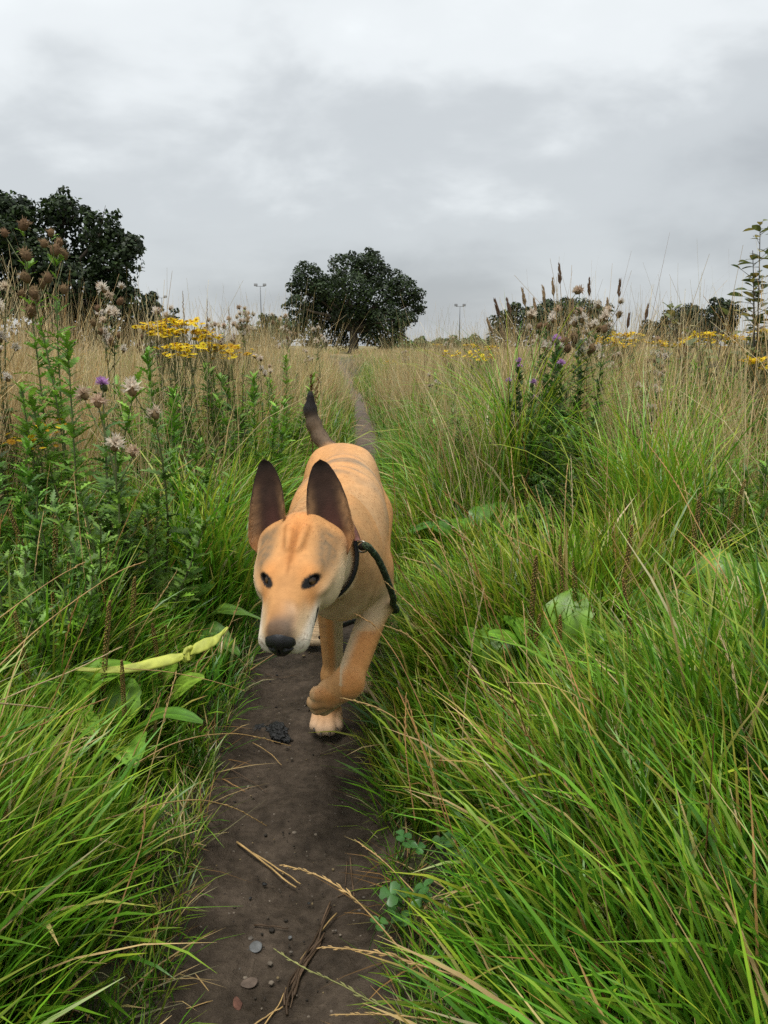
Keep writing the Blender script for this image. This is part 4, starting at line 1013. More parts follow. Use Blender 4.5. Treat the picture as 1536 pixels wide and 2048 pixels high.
k = len(prof); cf = [(i * k + j, i * k + (j + 1) % k, ((i + 1) % 64) * k + (j + 1) % k, ((i + 1) % 64) * k + j) for i in range(64) for j in range(k)]
collar = dog_part("collar", mesh_from("collar", np.array(cv), np.array(cf)), M_BLACKW)
def ring_pt(a, r=0.0, w=0.0): i = a / (2 * math.pi) * 64; d = NX * math.cos(a) + NU * math.sin(a); return NC + d * (np.interp(i % 64, np.arange(65), np.append(ring, ring[0])) + r) + ND * w
mb = MB()
for a in np.linspace(.35, .95, 9): pass
A_ = np.linspace(.30, .85, 8); tv = []
for a in A_:
    for w, r in ((-.0125, .003), (-.0125, .0075), (0, .0085), (.0125, .0075), (.0125, .003)): tv.append(ring_pt(a, r, w))
tf = [(i * 5 + j, i * 5 + (j + 1) % 5, (i + 1) * 5 + (j + 1) % 5, (i + 1) * 5 + j) for i in range(7) for j in range(5)] + [(0, 1, 2, 3, 4), (39, 38, 37, 36, 35)]
o = link("leather_patch", mesh_from("leather_patch", np.array(tv), tf), M_LEATHER, collar)
c = ring_pt(.16, .010); mb = MB(); a = np.linspace(0, 2 * math.pi, 17); mb.tube(c + np.outer(.009 * np.cos(a), NX) + np.outer(.009 * np.sin(a), [0, 0, 1.0]), .0016, (1, 1, 1), 6, 0, False)
link("ring", mb.mesh("ring"), M_RING, collar)
RP = [Vector(c), at(734, 1090, 1.165), at(755, 1115, 1.20), at(769, 1145, 1.235), at(781, 1178, 1.28), at(788, 1200, 1.34), at(782, 1214, 1.43), at(762, 1224, 1.51), at(735, 1236, 1.57), at(700, 1245, 1.62), at(660, 1262, 1.75), at(640, 1275, 1.95)]
P = np.array([tuple(p) for p in RP]); tt = np.linspace(0, len(P) - 1, 150); R_ = np.stack([np.interp(tt, np.arange(len(P)), P[:, i]) for i in range(3)], 1)
for _ in range(14): R_[1:-1] = (R_[:-2] + 2 * R_[1:-1] + R_[2:]) / 4
# keep the rope outside the coat
for i in range(4, len(R_)):
    h, nrm, _, dist = bvh.find_nearest(Vector(R_[i]))
    if h is not None:
        v = Vector(R_[i]) - h; inside = v.dot(nrm) < 0; need = .0062
        if inside or dist < need: R_[i] = np.array(h + nrm * need)
for _ in range(3): R_[4:-1] = (R_[3:-2] + 2 * R_[4:-1] + R_[5:]) / 4
lead = tag(empty("dog_lead", Vector(R_[0])), "dark green braided rope lead running from the collar down past the dog's shoulder", "dog lead"); LB = R_[0].copy()
s_ = np.concatenate([[0], np.cumsum(np.linalg.norm(np.diff(R_, axis=0), axis=1))]); q = np.linspace(0, s_[-1], 420); C_ = np.stack([np.interp(q, s_, R_[:, i]) for i in range(3)], 1) - LB
T = np.gradient(C_, axis=0); T /= np.linalg.norm(T, axis=1, keepdims=True); A = np.cross(T, [.3, .9, .1]); A /= np.linalg.norm(A, axis=1, keepdims=True); B = np.cross(T, A)
M_ROPE = leaf_mat("rope", rough=.75, trans=0, spec=.2, vary=0, hue=0, noise=500)
cut = int(420 * .40)
mb = MB()
for k in range(4):
    for sgn in (1, -1):
        ph = q * 330 * sgn + k * math.pi / 2; rr = .0035 + .0008 * np.cos(2 * (q * 330 + k * math.pi / 2))
        S_ = C_ + (rr * np.cos(ph))[:, None] * A + (rr * np.sin(ph))[:, None] * B
        col = np.where((np.arange(420) // 5 + k) % 5 == 0, 2.6, 1.0)[:, None] * (np.array([.045, .066, .034]) if sgn > 0 else np.array([.026, .038, .022]))
        mb.tube(S_[:cut], .0020, col[:cut], 5, 0, False)
mb.build("braided_rope", M_ROPE, lead)
mb = MB(); mb.tube(C_[cut - 6:], .0050, (.9, .9, .9), 8); mb.build("black_end", M_BLACKW, lead)
mb = MB(); mb.tube(C_[:14], .0064, (1, 1, 1), 10); mb.build("rope_whipping", M_BLACKW, lead)
# ------------------------------------------------------------------ plants one can tell apart
M_LEAFP = leaf_mat("thistle leaf", rough=.5, trans=.22, spec=.4, vary=.18, hue=.012, noise=40)
M_BROAD = leaf_mat("broad leaf", rough=.38, trans=.30, spec=.5, vary=.12, hue=.012, noise=45)
M_STEM = leaf_mat("plant stem", rough=.6, trans=0, spec=.3, vary=.15, hue=.01, noise=30)
M_FLUFF = leaf_mat("thistle down", rough=.9, trans=.5, spec=.1, vary=.12, hue=.01, noise=200)
M_PETAL = leaf_mat("petal", rough=.7, trans=.35, spec=.2, vary=.12, hue=.01, noise=90)
def rot_to(d, roll=0.0):
    d = Vector(d).normalized(); return np.array((d.to_track_quat('Z', 'Y').to_matrix() @ Matrix.Rotation(roll, 3, 'Z')))
def copy_tree(o, parent=None):
    c = o.copy(); COL.objects.link(c); c.parent = parent
    for ch in KIDS.get(o.name, ()): copy_tree(ch, c)
    return c
KIDS = {}
def remember(o):
    for ch in o.children: remember(ch)
    if o.children: KIDS[o.name] = list(o.children)
def lobed_leaf(L_, w, lobes, c, cup=.25, droop=.5):
    """a spiny pinnate leaf along +X, drooping, one quad pair per lobe"""
    n = lobes * 2 + 1; v, f, col = [], [], []
    for i in range(n):
        t = i / (n - 1); x = L_ * t; z = -droop * L_ * t * t * .6; e = w * (math.sin(math.pi * min(.12 + t * .9, 1)) ** .7) * (1.0 if i % 2 else .42)
        fx = L_ * .035 * (1 if i % 2 else 0); zz = cup * e * (1.1 if i % 2 else .7) + rng.normal(0, .06) * w
        v += [(x + fx, -e, z + zz), (x, 0, z), (x + fx, e, z + zz)]; k = rng.uniform(.8, 1.2); col += [np.array(c) * k * 1.08, np.array(c) * k * 1.25, np.array(c) * k * 1.08]
    for i in range(n - 1):
        a = 3 * i; f += [(a, a + 1, a + 4, a + 3), (a + 1, a + 2, a + 5, a + 4)]
    return np.array(v), f, np.array(col)
def frame(d, roll=0.0):
    """matrix whose X axis runs along d and whose Z is as upright as may be"""
    x = np.array(d, float); x /= np.linalg.norm(x); up = np.array([0, 0, 1.0]) if abs(x[2]) < .95 else np.array([1.0, 0, 0])
    y = np.cross(up, x); y /= np.linalg.norm(y); z = np.cross(x, y)
    return np.stack([x, y * math.cos(roll) + z * math.sin(roll), z * math.cos(roll) - y * math.sin(roll)], 1)
def fluff_mesh(r, tone):
    mb = MB(); mb.blob((0, 0, -r * .25), (r * .42, r * .42, r * .5), np.array([.30, .21, .11]), 7, 4)
    for i in range(80):
        a = rng.uniform(0, 6.28); e = rng.uniform(-.35, 1.45); d = np.array([math.cos(a) * math.cos(e), math.sin(a) * math.cos(e), math.sin(e)]); l = r * rng.uniform(.6, 1.15)
        s = np.cross(d, rng.normal(0, 1, 3)); s /= np.linalg.norm(s)
        p0 = d * r * .15; mb.strip([p0, d * l * .6 + s * 0, d * l + rng.normal(0, .12, 3) * r], [r * .05, r * .10, r * .02], s, np.array(tone) * rng.uniform(.75, 1.15))
    me = mb.mesh("seed_head"); me.materials.append(M_FLUFF); return me
FLUFF = [fluff_mesh(.0175, (.78, .68, .56)), fluff_mesh(.0150, (.72, .60, .46)), fluff_mesh(.0135, (.62, .47, .34)), fluff_mesh(.0165, (.82, .75, .66))]
def brown_mesh(r):
    mb = MB(); mb.blob((0, 0, 0), (r * .75, r * .75, r), np.array([.24, .155, .085]), 7, 5)
    for i in range(34):
        a = rng.uniform(0, 6.28); e = rng.uniform(-.2, 1.4); d = np.array([math.cos(a) * math.cos(e), math.sin(a) * math.cos(e), math.sin(e)]); s = np.cross(d, [0, 0, 1.0]); s /= np.linalg.norm(s)
        mb.strip([d * r * .5, d * r * rng.uniform(1.0, 1.5)], [r * .12, r * .03], s, np.array([.36, .25, .15]) * rng.uniform(.5, 1.3))
    me = mb.mesh("seed_head"); me.materials.append(M_FLUFF); return me
BROWN = [brown_mesh(.013), brown_mesh(.011)]
def purple_mesh(r):
    r = r * .8
    mb = MB(); mb.blob((0, 0, -r * .5), (r * .48, r * .48, r * .62), np.array([.10, .13, .05]), 8, 5)
    for i in range(90):
        a = rng.uniform(0, 6.28); e = rng.uniform(.1, 1.5); d = np.array([math.cos(a) * math.cos(e), math.sin(a) * math.cos(e), math.sin(e)]); s = np.cross(d, rng.normal(0, 1, 3)); s /= np.linalg.norm(s)
        mb.strip([d * r * .1, d * r * .7, d * r * rng.uniform(.9, 1.15)], [r * .05, r * .06, r * .03], s, np.array([.60, .33, .64]) * rng.uniform(.7, 1.25))
    me = mb.mesh("flower_head"); me.materials.append(M_PETAL); return me
PURPLE = purple_mesh(.0165)
T_GREEN = [np.array([.105, .205, .030]), np.array([.140, .250, .038]), np.array([.075, .155, .026])]
T_BRIGHT = [np.array([.155, .310, .030]), np.array([.20, .37, .04]), np.array([.12, .25, .03])]
T_DARK = [np.array([.040, .090, .022]), np.array([.058, .120, .026]), np.array([.075, .15, .032])]
T_WORN = [np.array([.12, .12, .045]), np.array([.075, .11, .04]), np.array([.17, .13, .06])]
def thistle(name, h, stems, heads, kind, leaf_cols, leaf_n=34, leaf_len=.062, spread=.10, bare=.62, stemcol=(.13, .15, .06)):
    """stem, leaves and separate heads; kind picks the heads: fluff, brown, purple or none"""
    o = empty(name, (0, 0, 0)); sb, lb = MB(), MB(); tips = []
    for s in range(stems):
        az = rng.uniform(0, 6.28); top = np.array([math.cos(az) * spread * rng.uniform(.3, 1.2), math.sin(az) * spread * rng.uniform(.3, 1.2), h * rng.uniform(.78, 1.0)]) if s else np.array([rng.normal(0, .02), rng.normal(0, .02), h])
        b0 = np.array([rng.normal(0, .012 + .03 * (s > 0)), rng.normal(0, .012 + .03 * (s > 0)), -.02]); t = np.linspace(0, 1, 8)[:, None]
        pts = b0 + (top - b0) * t + np.array([rng.normal(0, .02), rng.normal(0, .02), 0]) * np.sin(t * 3.1)
        sb.tube(pts, np.linspace(.0042, .0016, 8), stemcol, 5, 0, False)
        for i in range(leaf_n):
            t_ = min(rng.uniform(.04, bare + .25 if rng.random() < .2 else bare), .96) if kind != 'none' else rng.uniform(.04, 1.0)
            q = t_ * 7; a = min(int(q), 6); p = pts[a] + (pts[a + 1] - pts[a]) * (q - a); az2 = i * 2.4 + rng.normal(0, .4)
            up = .25 + 1.0 * t_ ** 2 if kind != 'none' else .2 + 1.1 * t_ ** 1.5
            L_ = leaf_len * (1.15 - .6 * t_) * rng.uniform(.7, 1.25)
            v, f, c = lobed_leaf(L_, L_ * rng.uniform(.17, .25), 5, pick(leaf_cols) * rng.uniform(.8, 1.2), droop=rng.uniform(.1, .9))
            lb.add(v @ frame((math.cos(az2), math.sin(az2), up), rng.uniform(-.5, .5)).T + p, f, c)
        tips.append((pts[-1], pts[-1] - pts[-2]))
    tops = [t for t, _ in tips]
    for i in range(heads):
        t, d = tips[i % stems]; d = d / np.linalg.norm(d)
        if i < stems: p = t
        else:
            a = rng.uniform(0, 6.28); ln = rng.uniform(.04, .13); e = t - d * rng.uniform(.02, .16); p = e + np.array([math.cos(a) * ln * .55, math.sin(a) * ln * .55, ln * .75])
            sb.tube([e, e + (p - e) * .5 + (0, 0, -.006), p], [.0015, .0013, .0011], stemcol, 4, 0, False)
            for _ in range(2):
                v, f, c = lobed_leaf(.03, .006, 3, pick(leaf_cols)); aa = rng.uniform(0, 6.28); lb.add(v @ frame((math.cos(aa), math.sin(aa), .8)).T + e + (p - e) * rng.random(), f, c)
        dd = np.array([rng.normal(0, .35), rng.normal(0, .35), 1.0])
        m = {'fluff': FLUFF, 'brown': BROWN, 'purple': [PURPLE], 'mixed': FLUFF + BROWN}[kind]; m = pick(m)
        g = link("flower_head" if m is PURPLE else "seed_head", m, None, o); g.location = p + np.array([0, 0, .006]); g.rotation_euler = Vector(dd).to_track_quat('Z', 'Y').to_euler(); k = rng.uniform(1.05, 1.6); g.scale = (k, k, k)
    sb.build("stem", M_STEM, o)
    lv = lb.build("leaves", M_LEAFP, o); lv['kind'] = 'stuff'
    return o
def ground_at(px, Y):
    """the spot on the ground at distance Y in the direction of picture column px"""
    d = Y * CP - 0 * SP + (CAM_H) * SP; x = (px - 768) / FPX * d; return (x, Y, float(ground_z(x, Y)) - .005)
SEEDS = {}
def plant(maker, px, Y, h, rz, label, cat, group=None):
    """first use moves the built plant itself, later ones copy it with its parts; h scales it to that height in metres"""
    src, h0 = maker
    key = src.name
    bpy.context.view_layer.update() if False else None
    if key not in SEEDS: SEEDS[key] = True; remember(src); o = src
    else: o = copy_tree(src)
    k = max(h - max(0.0, ground_at(px, Y)[2] - .055), .25) / h0; o.location = ground_at(px, Y); o.rotation_euler = (0, 0, rz); o.scale = (k, k, k)
    for p_ in ('group',):
        if p_ in o: del o[p_]
    return tag(o, label, cat, group)
th_fluff = (thistle("thistle_plant", .9, 4, 26, 'fluff', T_GREEN + T_WORN, 56), .9)
th_fluff2 = (thistle("thistle_plant", .9, 3, 19, 'mixed', T_WORN + T_GREEN, 48), .9)
th_brown = (thistle("thistle_plant", .95, 3, 17, 'brown', T_BRIGHT, 95, leaf_len=.072, spread=.13, bare=.88), .95)
th_green = (thistle("thistle_plant", .75, 4, 0, 'none', T_BRIGHT, 120, .078, .17), .75)
th_low = (thistle("thistle_plant", .45, 6, 0, 'none', T_GREEN + T_BRIGHT[:1], 75, .062, .15), .45)
th_dark = (thistle("thistle_plant", .75, 6, 4, 'purple', T_DARK + T_GREEN, 120, .060, .13, .95), .75)
th_dark2 = (thistle("thistle_plant", .80, 5, 13, 'mixed', T_DARK, 100, .058, .11, .85), .80)
th_front = (thistle("thistle_plant", .55, 3, 6, 'fluff', T_GREEN, 60, .060, .08, .8), .55)
th_far = (thistle("thistle_plant", .85, 2, 9, 'fluff', T_WORN + T_GREEN, 30, .06, .10), .85)
th_dark0 = (thistle("thistle_plant", .55, 6, 0, 'none', T_DARK + T_GREEN, 90, .060, .14), .55)
th_one = (thistle("thistle_plant", .55, 1, 1, 'purple', T_GREEN, 60, .060, .05, .9), .55)
LEFT, RIGHT = "thistles left of the path", "thistles right of the path"
for m, px, Y, h, lb in (
    (th_fluff, 8, 2.35, .93, "tall thistle gone to white down at the left edge before the oak"),
    (th_fluff2, 62, 2.5, .90, "thistle with ragged pinkish down right of the one at the left edge"),
    (th_fluff, 30, 2.0, .72, "shorter downy thistle below the tall ones at the left edge"),
    (th_brown, 158, 2.3, .99, "tallest green thistle with brown dry heads standing against the left oak"),
    (th_green, 175, 2.05, .74, "bright green leafy thistle without heads below the brown headed one"),
    (th_green, 20, 1.85, .58, "bright green leafy thistle without heads at the left edge under the downy ones"),
    (th_green, 330, 2.6, .70, "slim bright green thistle standing in the straw left of the ragwort"),
    (th_fluff2, 250, 2.9, .90, "downy thistle between the brown headed thistle and the left ragwort"),
    (th_fluff2, 350, 3.8, .86, "downy thistle half sunk in straw behind the left ragwort"),
    (th_front, 275, 1.72, .60, "low thistle with three big white downy heads left of the dog's ear"),
    (th_one, 240, 1.80, .63, "thistle with one purple flower left of the three white downy heads"),
    (th_low, 90, 1.70, .46, "low dense leafy thistle growing at the left edge above the plantains"),
    (th_low, 200, 1.62, .44, "low dense leafy thistle under the lone purple flower"),
    (th_low, 330, 1.78, .42, "low leafy thistle below the three white downy heads"),
    (th_low, 20, 1.45, .36, "darkest low thistle foliage at the left edge above the yellow strap"),
    (th_low, 150, 1.42, .34, "low thistle foliage just above the plantain spikes on the left"),
    (th_low, 410, 2.35, .46, "leafy thistle beside the path left of the dog's left hand ear"),
    (th_green, 520, 3.3, .62, "green thistle beside the path just left of the dog's tail"),
    (th_green, 575, 4.3, .66, "green thistle behind the dog's tail on the left verge"),
    (th_fluff, 502, 5.2, .93, "downy thistle standing up against the sky left of the olive bush"),
    (th_fluff2, 570, 5.6, .90, "downy thistle in front of the olive bush"),
    (th_far, 628, 6.2, .84, "downy thistle in front of the left foot of the lone oak"),
    (th_far, 535, 3.9, .66, "short downy thistle low beside the path above the dog's tail"),
    (th_fluff, 440, 4.6, .84, "downy thistle just right of the left ragwort"),
): plant(m, px, Y, h, rng.uniform(0, 6.28), lb, "thistle", LEFT)
for m, px, Y, h, lb in (
    (th_dark, 1075, 2.75, .74, "dark leafy thistle with purple flowers in the middle of the right hand clump"),
    (th_dark, 1035, 2.95, .66, "dark leafy thistle with purple flowers at the left flank of the right hand clump"),
    (th_dark2, 1140, 2.85, .84, "tall dark thistle with downy heads at the right of the purple flowered one"),
    (th_dark2, 1095, 3.15, .86, "downy dark thistle behind the purple flowered one among tall seed grass"),
    (th_dark0, 1110, 2.55, .52, "dark leafy thistle foliage at the front foot of the right hand clump"),
    (th_fluff2, 1185, 3.2, .86, "pale downy thistle at the right flank of the right hand clump"),
    (th_dark0, 1080, 2.35, .36, "low dark thistle leaves in the shade below the right hand clump"),
    (th_dark2, 1295, 3.6, .70, "thin thistle with one downy head between the right clump and the ragwort"),
    (th_green, 1365, 3.4, .64, "green thistle column standing in straw on the right"),
    (th_dark2, 1290, 3.0, .58, "dark spindly thistle in the straw right of the purple flowered clump"),
    (th_low, 1500, 1.95, .44, "low bushy thistle at the right edge of the picture"),
    (th_low, 1420, 2.15, .36, "low thistle foliage left of the one at the right edge"),
    (th_green, 1530, 3.0, .60, "green thistle at the right edge under the sapling"),
    (th_far, 1050, 5.5, .84, "downy thistle behind the left flank of the right hand clump"),
    (th_far, 905, 8.5, .80, "small downy thistle near the brown docks in the middle distance"),
): plant(m, px, Y, h, rng.uniform(0, 6.28), lb, "thistle", RIGHT)
def zone(px, Y):
    """where a distant plant stands, told by what rises behind it"""
    b = ("left oak", "gap between the oaks", "olive bush", "lone oak", "right floodlight mast", "domed tree", "far right tree")[int(np.searchsorted([190, 450, 620, 820, 980, 1230], px))]
    return ("close by" if Y < 5 else "half way off" if Y < 9 else "far off") + " before the " + b
GW = "green weeds in the straw of the middle distance"
for i in range(84):
    left = i < 38; Y = 3.3 + 8 * rng.random() ** 1.4; px = rng.uniform(0, 600) if left else rng.uniform(800, 1560)
    if abs(ground_at(px, Y)[0] - path_x(Y)) < .45: px += -150 if left else 150
    plant(pick([th_green, th_low, th_green, th_far]), px, Y, rng.uniform(.36, .70), rng.uniform(0, 6.28), "leafy green weed in straw " + zone(px, Y), "weed", GW)
g_ = "small downy thistles in the far meadow"
for i in range(34):
    Y = rng.uniform(7, 24); px = rng.uniform(-20, 640) if i % 2 else rng.uniform(800, 1560)
    plant(th_far, px, Y, rng.uniform(.55, .82), rng.uniform(0, 6.28), "small pale downy thistle " + zone(px, Y), "thistle", g_)

# ---- ragwort: leafy stem, flat clusters of yellow daisies
def ragwort(h, heads, cols, leaf_n=26):
    o = empty("ragwort_plant", (0, 0, 0)); sb, lb = MB(), MB()
    for s in range(3):
        az = s * 2.1 + rng.uniform(-.4, .4); top = np.array([math.cos(az) * .045, math.sin(az) * .045, h * rng.uniform(.80, .9)]); t = np.linspace(0, 1, 6)[:, None]; pts = top * t + np.array([.01, .01, -.02]) * (1 - t)
        sb.tube(pts, np.linspace(.004, .002, 6), (.12, .12, .045), 5, 0, False)
        for i in range(leaf_n):
            t_ = rng.uniform(.1, .95); q = t_ * 5; a = min(int(q), 4); p = pts[a] + (pts[a + 1] - pts[a]) * (q - a); a2 = i * 2.4
            L_ = .07 * (1.2 - .7 * t_) * rng.uniform(.7, 1.2); v, f, c = lobed_leaf(L_, L_ * .28, 4, pick(T_GREEN + [T_WORN[0]]), droop=.6); lb.add(v @ frame((math.cos(a2), math.sin(a2), .5), rng.uniform(-.4, .4)).T + p, f, c)
        for i in range(heads):
            a = rng.uniform(0, 6.28); r = .075 * math.sqrt(rng.random()); p = top + np.array([math.cos(a) * r, math.sin(a) * r, h * .12 + rng.normal(0, .008) - r * .25])
            e = pts[-1] - (pts[-1] - pts[-2]) * rng.uniform(.2, .9); sb.tube([e, (e + p) / 2 + (0, 0, -.012), p - (0, 0, .004)], [.0012, .001, .0008], (.12, .13, .05), 3, 0, False)
            fb = MB(); col = pick(cols) * rng.uniform(.85, 1.1); fb.blob((0, 0, 0), (.0042, .0042, .0028), np.array([.55, .26, .015]), 6, 3)
            for k in range(9): b = k * .698; fb.strip([(math.cos(b) * .003, math.sin(b) * .003, .0005), (math.cos(b) * .0115, math.sin(b) * .0115, -.001)], [.0018, .0026], (-math.sin(b), math.cos(b), 0), col)
            if s == 0 and i == 0: DAISY.append(fb.mesh("flower_head")); DAISY[-1].materials.append(M_PETAL)
            g = link("flower_head", pick(DAISY), None, o); g.location = p; k = rng.uniform(1.0, 1.6); g.scale = (k, k, k); g.rotation_euler = (rng.normal(0, .35), rng.normal(0, .35), a)
    sb.build("stem", M_STEM, o); lv = lb.build("leaves", M_LEAFP, o); lv['kind'] = 'stuff'
    return o
DAISY = []
YEL = [np.array([.70, .49, .012]), np.array([.76, .56, .02]), np.array([.66, .42, .015])]
OCH = [np.array([.62, .32, .02]), np.array([.55, .30, .05])]
rw = (ragwort(.8, 17, YEL), .8); rw2 = (ragwort(.8, 14, YEL + OCH), .8); rw3 = (ragwort(.7, 6, OCH), .7)
RG = "yellow ragwort plants"
for m, px, Y, h, lb in (
    (rw, 335, 3.5, .82, "leftmost golden ragwort of the left hand patch in the straw"),
    (rw, 372, 3.6, .84, "tall golden ragwort in the middle of the left hand patch"),
    (rw2, 415, 3.6, .82, "golden ragwort at the right of the middle one in the left hand patch"),
    (rw, 385, 3.2, .73, "lowest golden ragwort at the front of the left hand patch"),
    (rw2, 455, 3.7, .76, "fading ragwort just right of the left hand patch"),
    (rw3, 480, 3.9, .72, "browning ragwort at the far right end of the left hand patch"),
    (rw3, 95, 2.05, .50, "yellowing ragwort low among the left thistles"),
    (rw3, 130, 2.2, .52, "second yellowing ragwort right of the low one among the left thistles"),
    (rw, 1500, 3.7, .80, "bright yellow ragwort at the right edge below the sapling"),
    (rw, 1488, 2.9, .68, "bright yellow ragwort low at the right edge in front of the tall one"),
    (rw2, 1440, 4.4, .80, "yellow ragwort left of the sapling in the right hand straw"),
    (rw, 1385, 4.7, .80, "yellow ragwort in front of the far right dark tree"),
    (rw, 1350, 5.2, .77, "yellow ragwort beside the broad leaved shrub on the right"),
    (rw2, 1305, 5.6, .78, "yellow ragwort midway between the domed tree and the far right tree"),
    (rw, 1240, 4.8, .80, "yellow ragwort right of the purple flowered thistle clump"),
    (rw2, 1215, 4.6, .78, "yellow ragwort touching the right flank of the purple flowered clump"),
    (rw2, 1190, 5.2, .80, "yellow ragwort half hidden behind the purple flowered clump"),
    (rw3, 935, 5.4, .70, "wide ochre ragwort left of the purple flowered clump beside the path"),
    (rw3, 905, 5.7, .70, "ochre ragwort nearest the path on the right"),
    (rw3, 960, 5.1, .68, "ochre ragwort right next to the arching green tussock"),
    (rw2, 975, 7.2, .74, "yellow ragwort beyond the ochre ones right of the brown docks"),
    (rw2, 940, 8.2, .76, "yellow ragwort among the brown docks right of the path"),
    (rw3, 780, 9.0, .60, "small ochre ragwort on the verge where the path bends away"),
): plant(m, px, Y, h, rng.uniform(0, 6.28), lb, "ragwort", RG)
for i in range(22):
    Y = rng.uniform(8, 22); left = i % 3 == 0; px = rng.uniform(20, 600) if left else rng.uniform(820, 1560)
    plant(rw2 if i % 2 else rw, px, Y, rng.uniform(.62, .78), rng.uniform(0, 6.28), "small yellow ragwort " + zone(px, Y), "ragwort", "ragwort dotted over the far meadow")

# ---- dock: rust brown seed spires
def dock(h):
    o = empty("dock_plant", (0, 0, 0)); sb = MB(); sb.tube([(0, 0, -.02), (.005, 0, h * .5), (0, .005, h)], [.004, .003, .0015], (.16, .07, .03), 5, 0, False); sb.build("stem", M_STEM, o)
    for k in range(6):
        mb = MB(); a = k * 1.2; z0 = h * (.45 + .08 * k); tip = np.array([math.cos(a) * .05 * (k < 5), math.sin(a) * .05 * (k < 5), min(z0 + h * .22, h)]); b = np.array([0, 0, z0])
        for i in range(84):
            p = b + (tip - b) * rng.uniform(.12, 1) + rng.normal(0, .0055, 3); d = rng.normal(0, 1, 3); d /= np.linalg.norm(d); s = np.cross(d, [0.3, .2, 1]); s /= np.linalg.norm(s)
            mb.strip([p - d * .004, p, p + d * .004], [.001, .0034, .001], s, np.array([.16, .055, .022]) * rng.uniform(.5, 1.4))
        mb.tube([b, tip], [.0015, .001], (.16, .07, .03), 4, 0, False); mb.build("seed_spike", M_STRAW, o)
    return o
dk = (dock(.8), .8)
for px, Y, h, lb in ((848, 7.6, .70, "leftmost rust brown dock of the group right of the path"), (868, 8.3, .76, "rust brown dock second from the left in the group right of the path"), (888, 7.2, .72, "rust brown dock in the middle of the group right of the path"),
                     (930, 8.8, .80, "tallest rust brown dock beside the far yellow ragwort"), (955, 7.9, .74, "rust brown dock at the right end of the group"), (1005, 9.5, .78, "rust brown dock alone near the arching green tussock"),
                     (628, 3.6, .66, "dark rust brown dock rising just above the dog's tail"), (478, 5.0, .80, "dark brown dock against the sky left of the downy thistles"), (1345, 4.1, .74, "rust brown dock in the straw left of the far right ragwort"), (1310, 3.2, .52, "short brown dock in the right hand straw")):
    plant(dk, px, Y, h, rng.uniform(0, 6.28), lb, "dock", "rust brown docks in the meadow")

# ---- broad leaved rosettes
def broad_leaf(L_, w, c, wavy=.06, cup=.18, droop=.5, stalk=.35, nx=11, ny=6):
    """an oval ribbed leaf on a stalk along +X"""
    v, f, col = [], [], []
    for i in range(nx):
        t = i / (nx - 1); e = w * max(math.sin(math.pi * (t ** .85 * .97 + .015)) ** .62, .03); x = L_ * (stalk + t * (1 - stalk)); e *= 1 + (rng.normal(0, .05) if 0 < i < nx - 1 else 0); zc = L_ * (.45 * t - droop * t * t)
        for j in range(ny + 1):
            u = j / ny * 2 - 1; rib = .035 * w * math.cos(u * 9.5) * math.sin(math.pi * t)
            z = zc + cup * e * u * u + rib + wavy * w * math.sin(t * 11 + u * 2 + L_ * 90) * abs(u) ** 2
            v.append((x, u * e * (1 + .05 * math.sin(t * 17 + L_ * 300 + (u > 0) * 2)), z)); vein = 1.4 if abs(u) < .05 else 1 + .22 * math.cos(u * 9.5); col.append(np.array(c) * vein * rng.uniform(.92, 1.08))
    for i in range(nx - 1):
        for j in range(ny): a = i * (ny + 1) + j; f.append((a, a + ny + 1, a + ny + 2, a + 1))
    mb = MB(); mb.add(np.array(v), f, np.array(col)); mb.tube([(0, 0, -.01), (L_ * stalk * .5, 0, L_ * .03), (L_ * stalk, 0, 0)], [.0035, .003, .0025], np.array([.12, .17, .05]), 5, 0, False)
    me = mb.mesh("leaf"); me.materials.append(M_BROAD); return me
B_COL = [np.array([.165, .330, .030]), np.array([.135, .285, .028]), np.array([.195, .360, .040]), np.array([.100, .225, .03])]
LEAVES = [broad_leaf(.19, .044, B_COL[0]), broad_leaf(.17, .048, B_COL[1], droop=.7), broad_leaf(.15, .036, B_COL[2], droop=.35), broad_leaf(.21, .040, B_COL[3], wavy=.14, droop=.8), broad_leaf(.16, .046, B_COL[2], cup=.35, droop=.6)]
def spike_mesh(h):
    mb = MB(); mb.tube([(0, 0, 0), (.004, 0, h * .5), (0, .004, h)], [.0017, .0014, .001], (.14, .13, .05), 5, 0, False)
    for i in range(190):
        t = .42 + .58 * i / 189; a = i * 2.4; r = .0036 * min(1, (1.02 - t) * 6 + .25); mb.blob((math.cos(a) * r, math.sin(a) * r, h * t), (.0017, .0017, .0021), np.array([.23, .145, .040]) * rng.uniform(.6, 1.3), 4, 2)
    me = mb.mesh("flower_spike"); me.materials.append(M_STEM); return me
SPIKE = [spike_mesh(.22), spike_mesh(.27), spike_mesh(.17)]
def rosette(loc, leaves, spikes, label, name="plantain_plant", cat="plantain", group=None):
    """leaves: (azimuth, upward tilt, size, which); spikes: (dx, dy, size, which, lean azimuth, lean)"""
    o = tag(empty(name, loc), label, cat, group)
    for az, up, s, k in leaves:
        g = link("leaf", LEAVES[k], None, o); M = frame((math.cos(az) * math.cos(up), math.sin(az) * math.cos(up), math.sin(up)), rng.uniform(-.25, .25)); g.rotation_euler = Matrix([list(r) for r in M]).to_euler(); g.scale = (s, s, s); g.location = (0, 0, .02)
    for dx, dy, s, k, a, l in spikes:
        g = link("flower_spike", SPIKE[k], None, o); g.location = (dx, dy, 0); g.rotation_euler = (l * math.sin(a), l * math.cos(a), 0); g.scale = (s, s, s)
    return o
P_ = math.pi
def on_g(px, py, z=0.0): v = on_ground(px, py, z); return (v.x, v.y, float(ground_z(v.x, v.y)))
PL = "broad leaved plantains on the left verge"; PR = "broad leaved plantains and docks on the right verge"
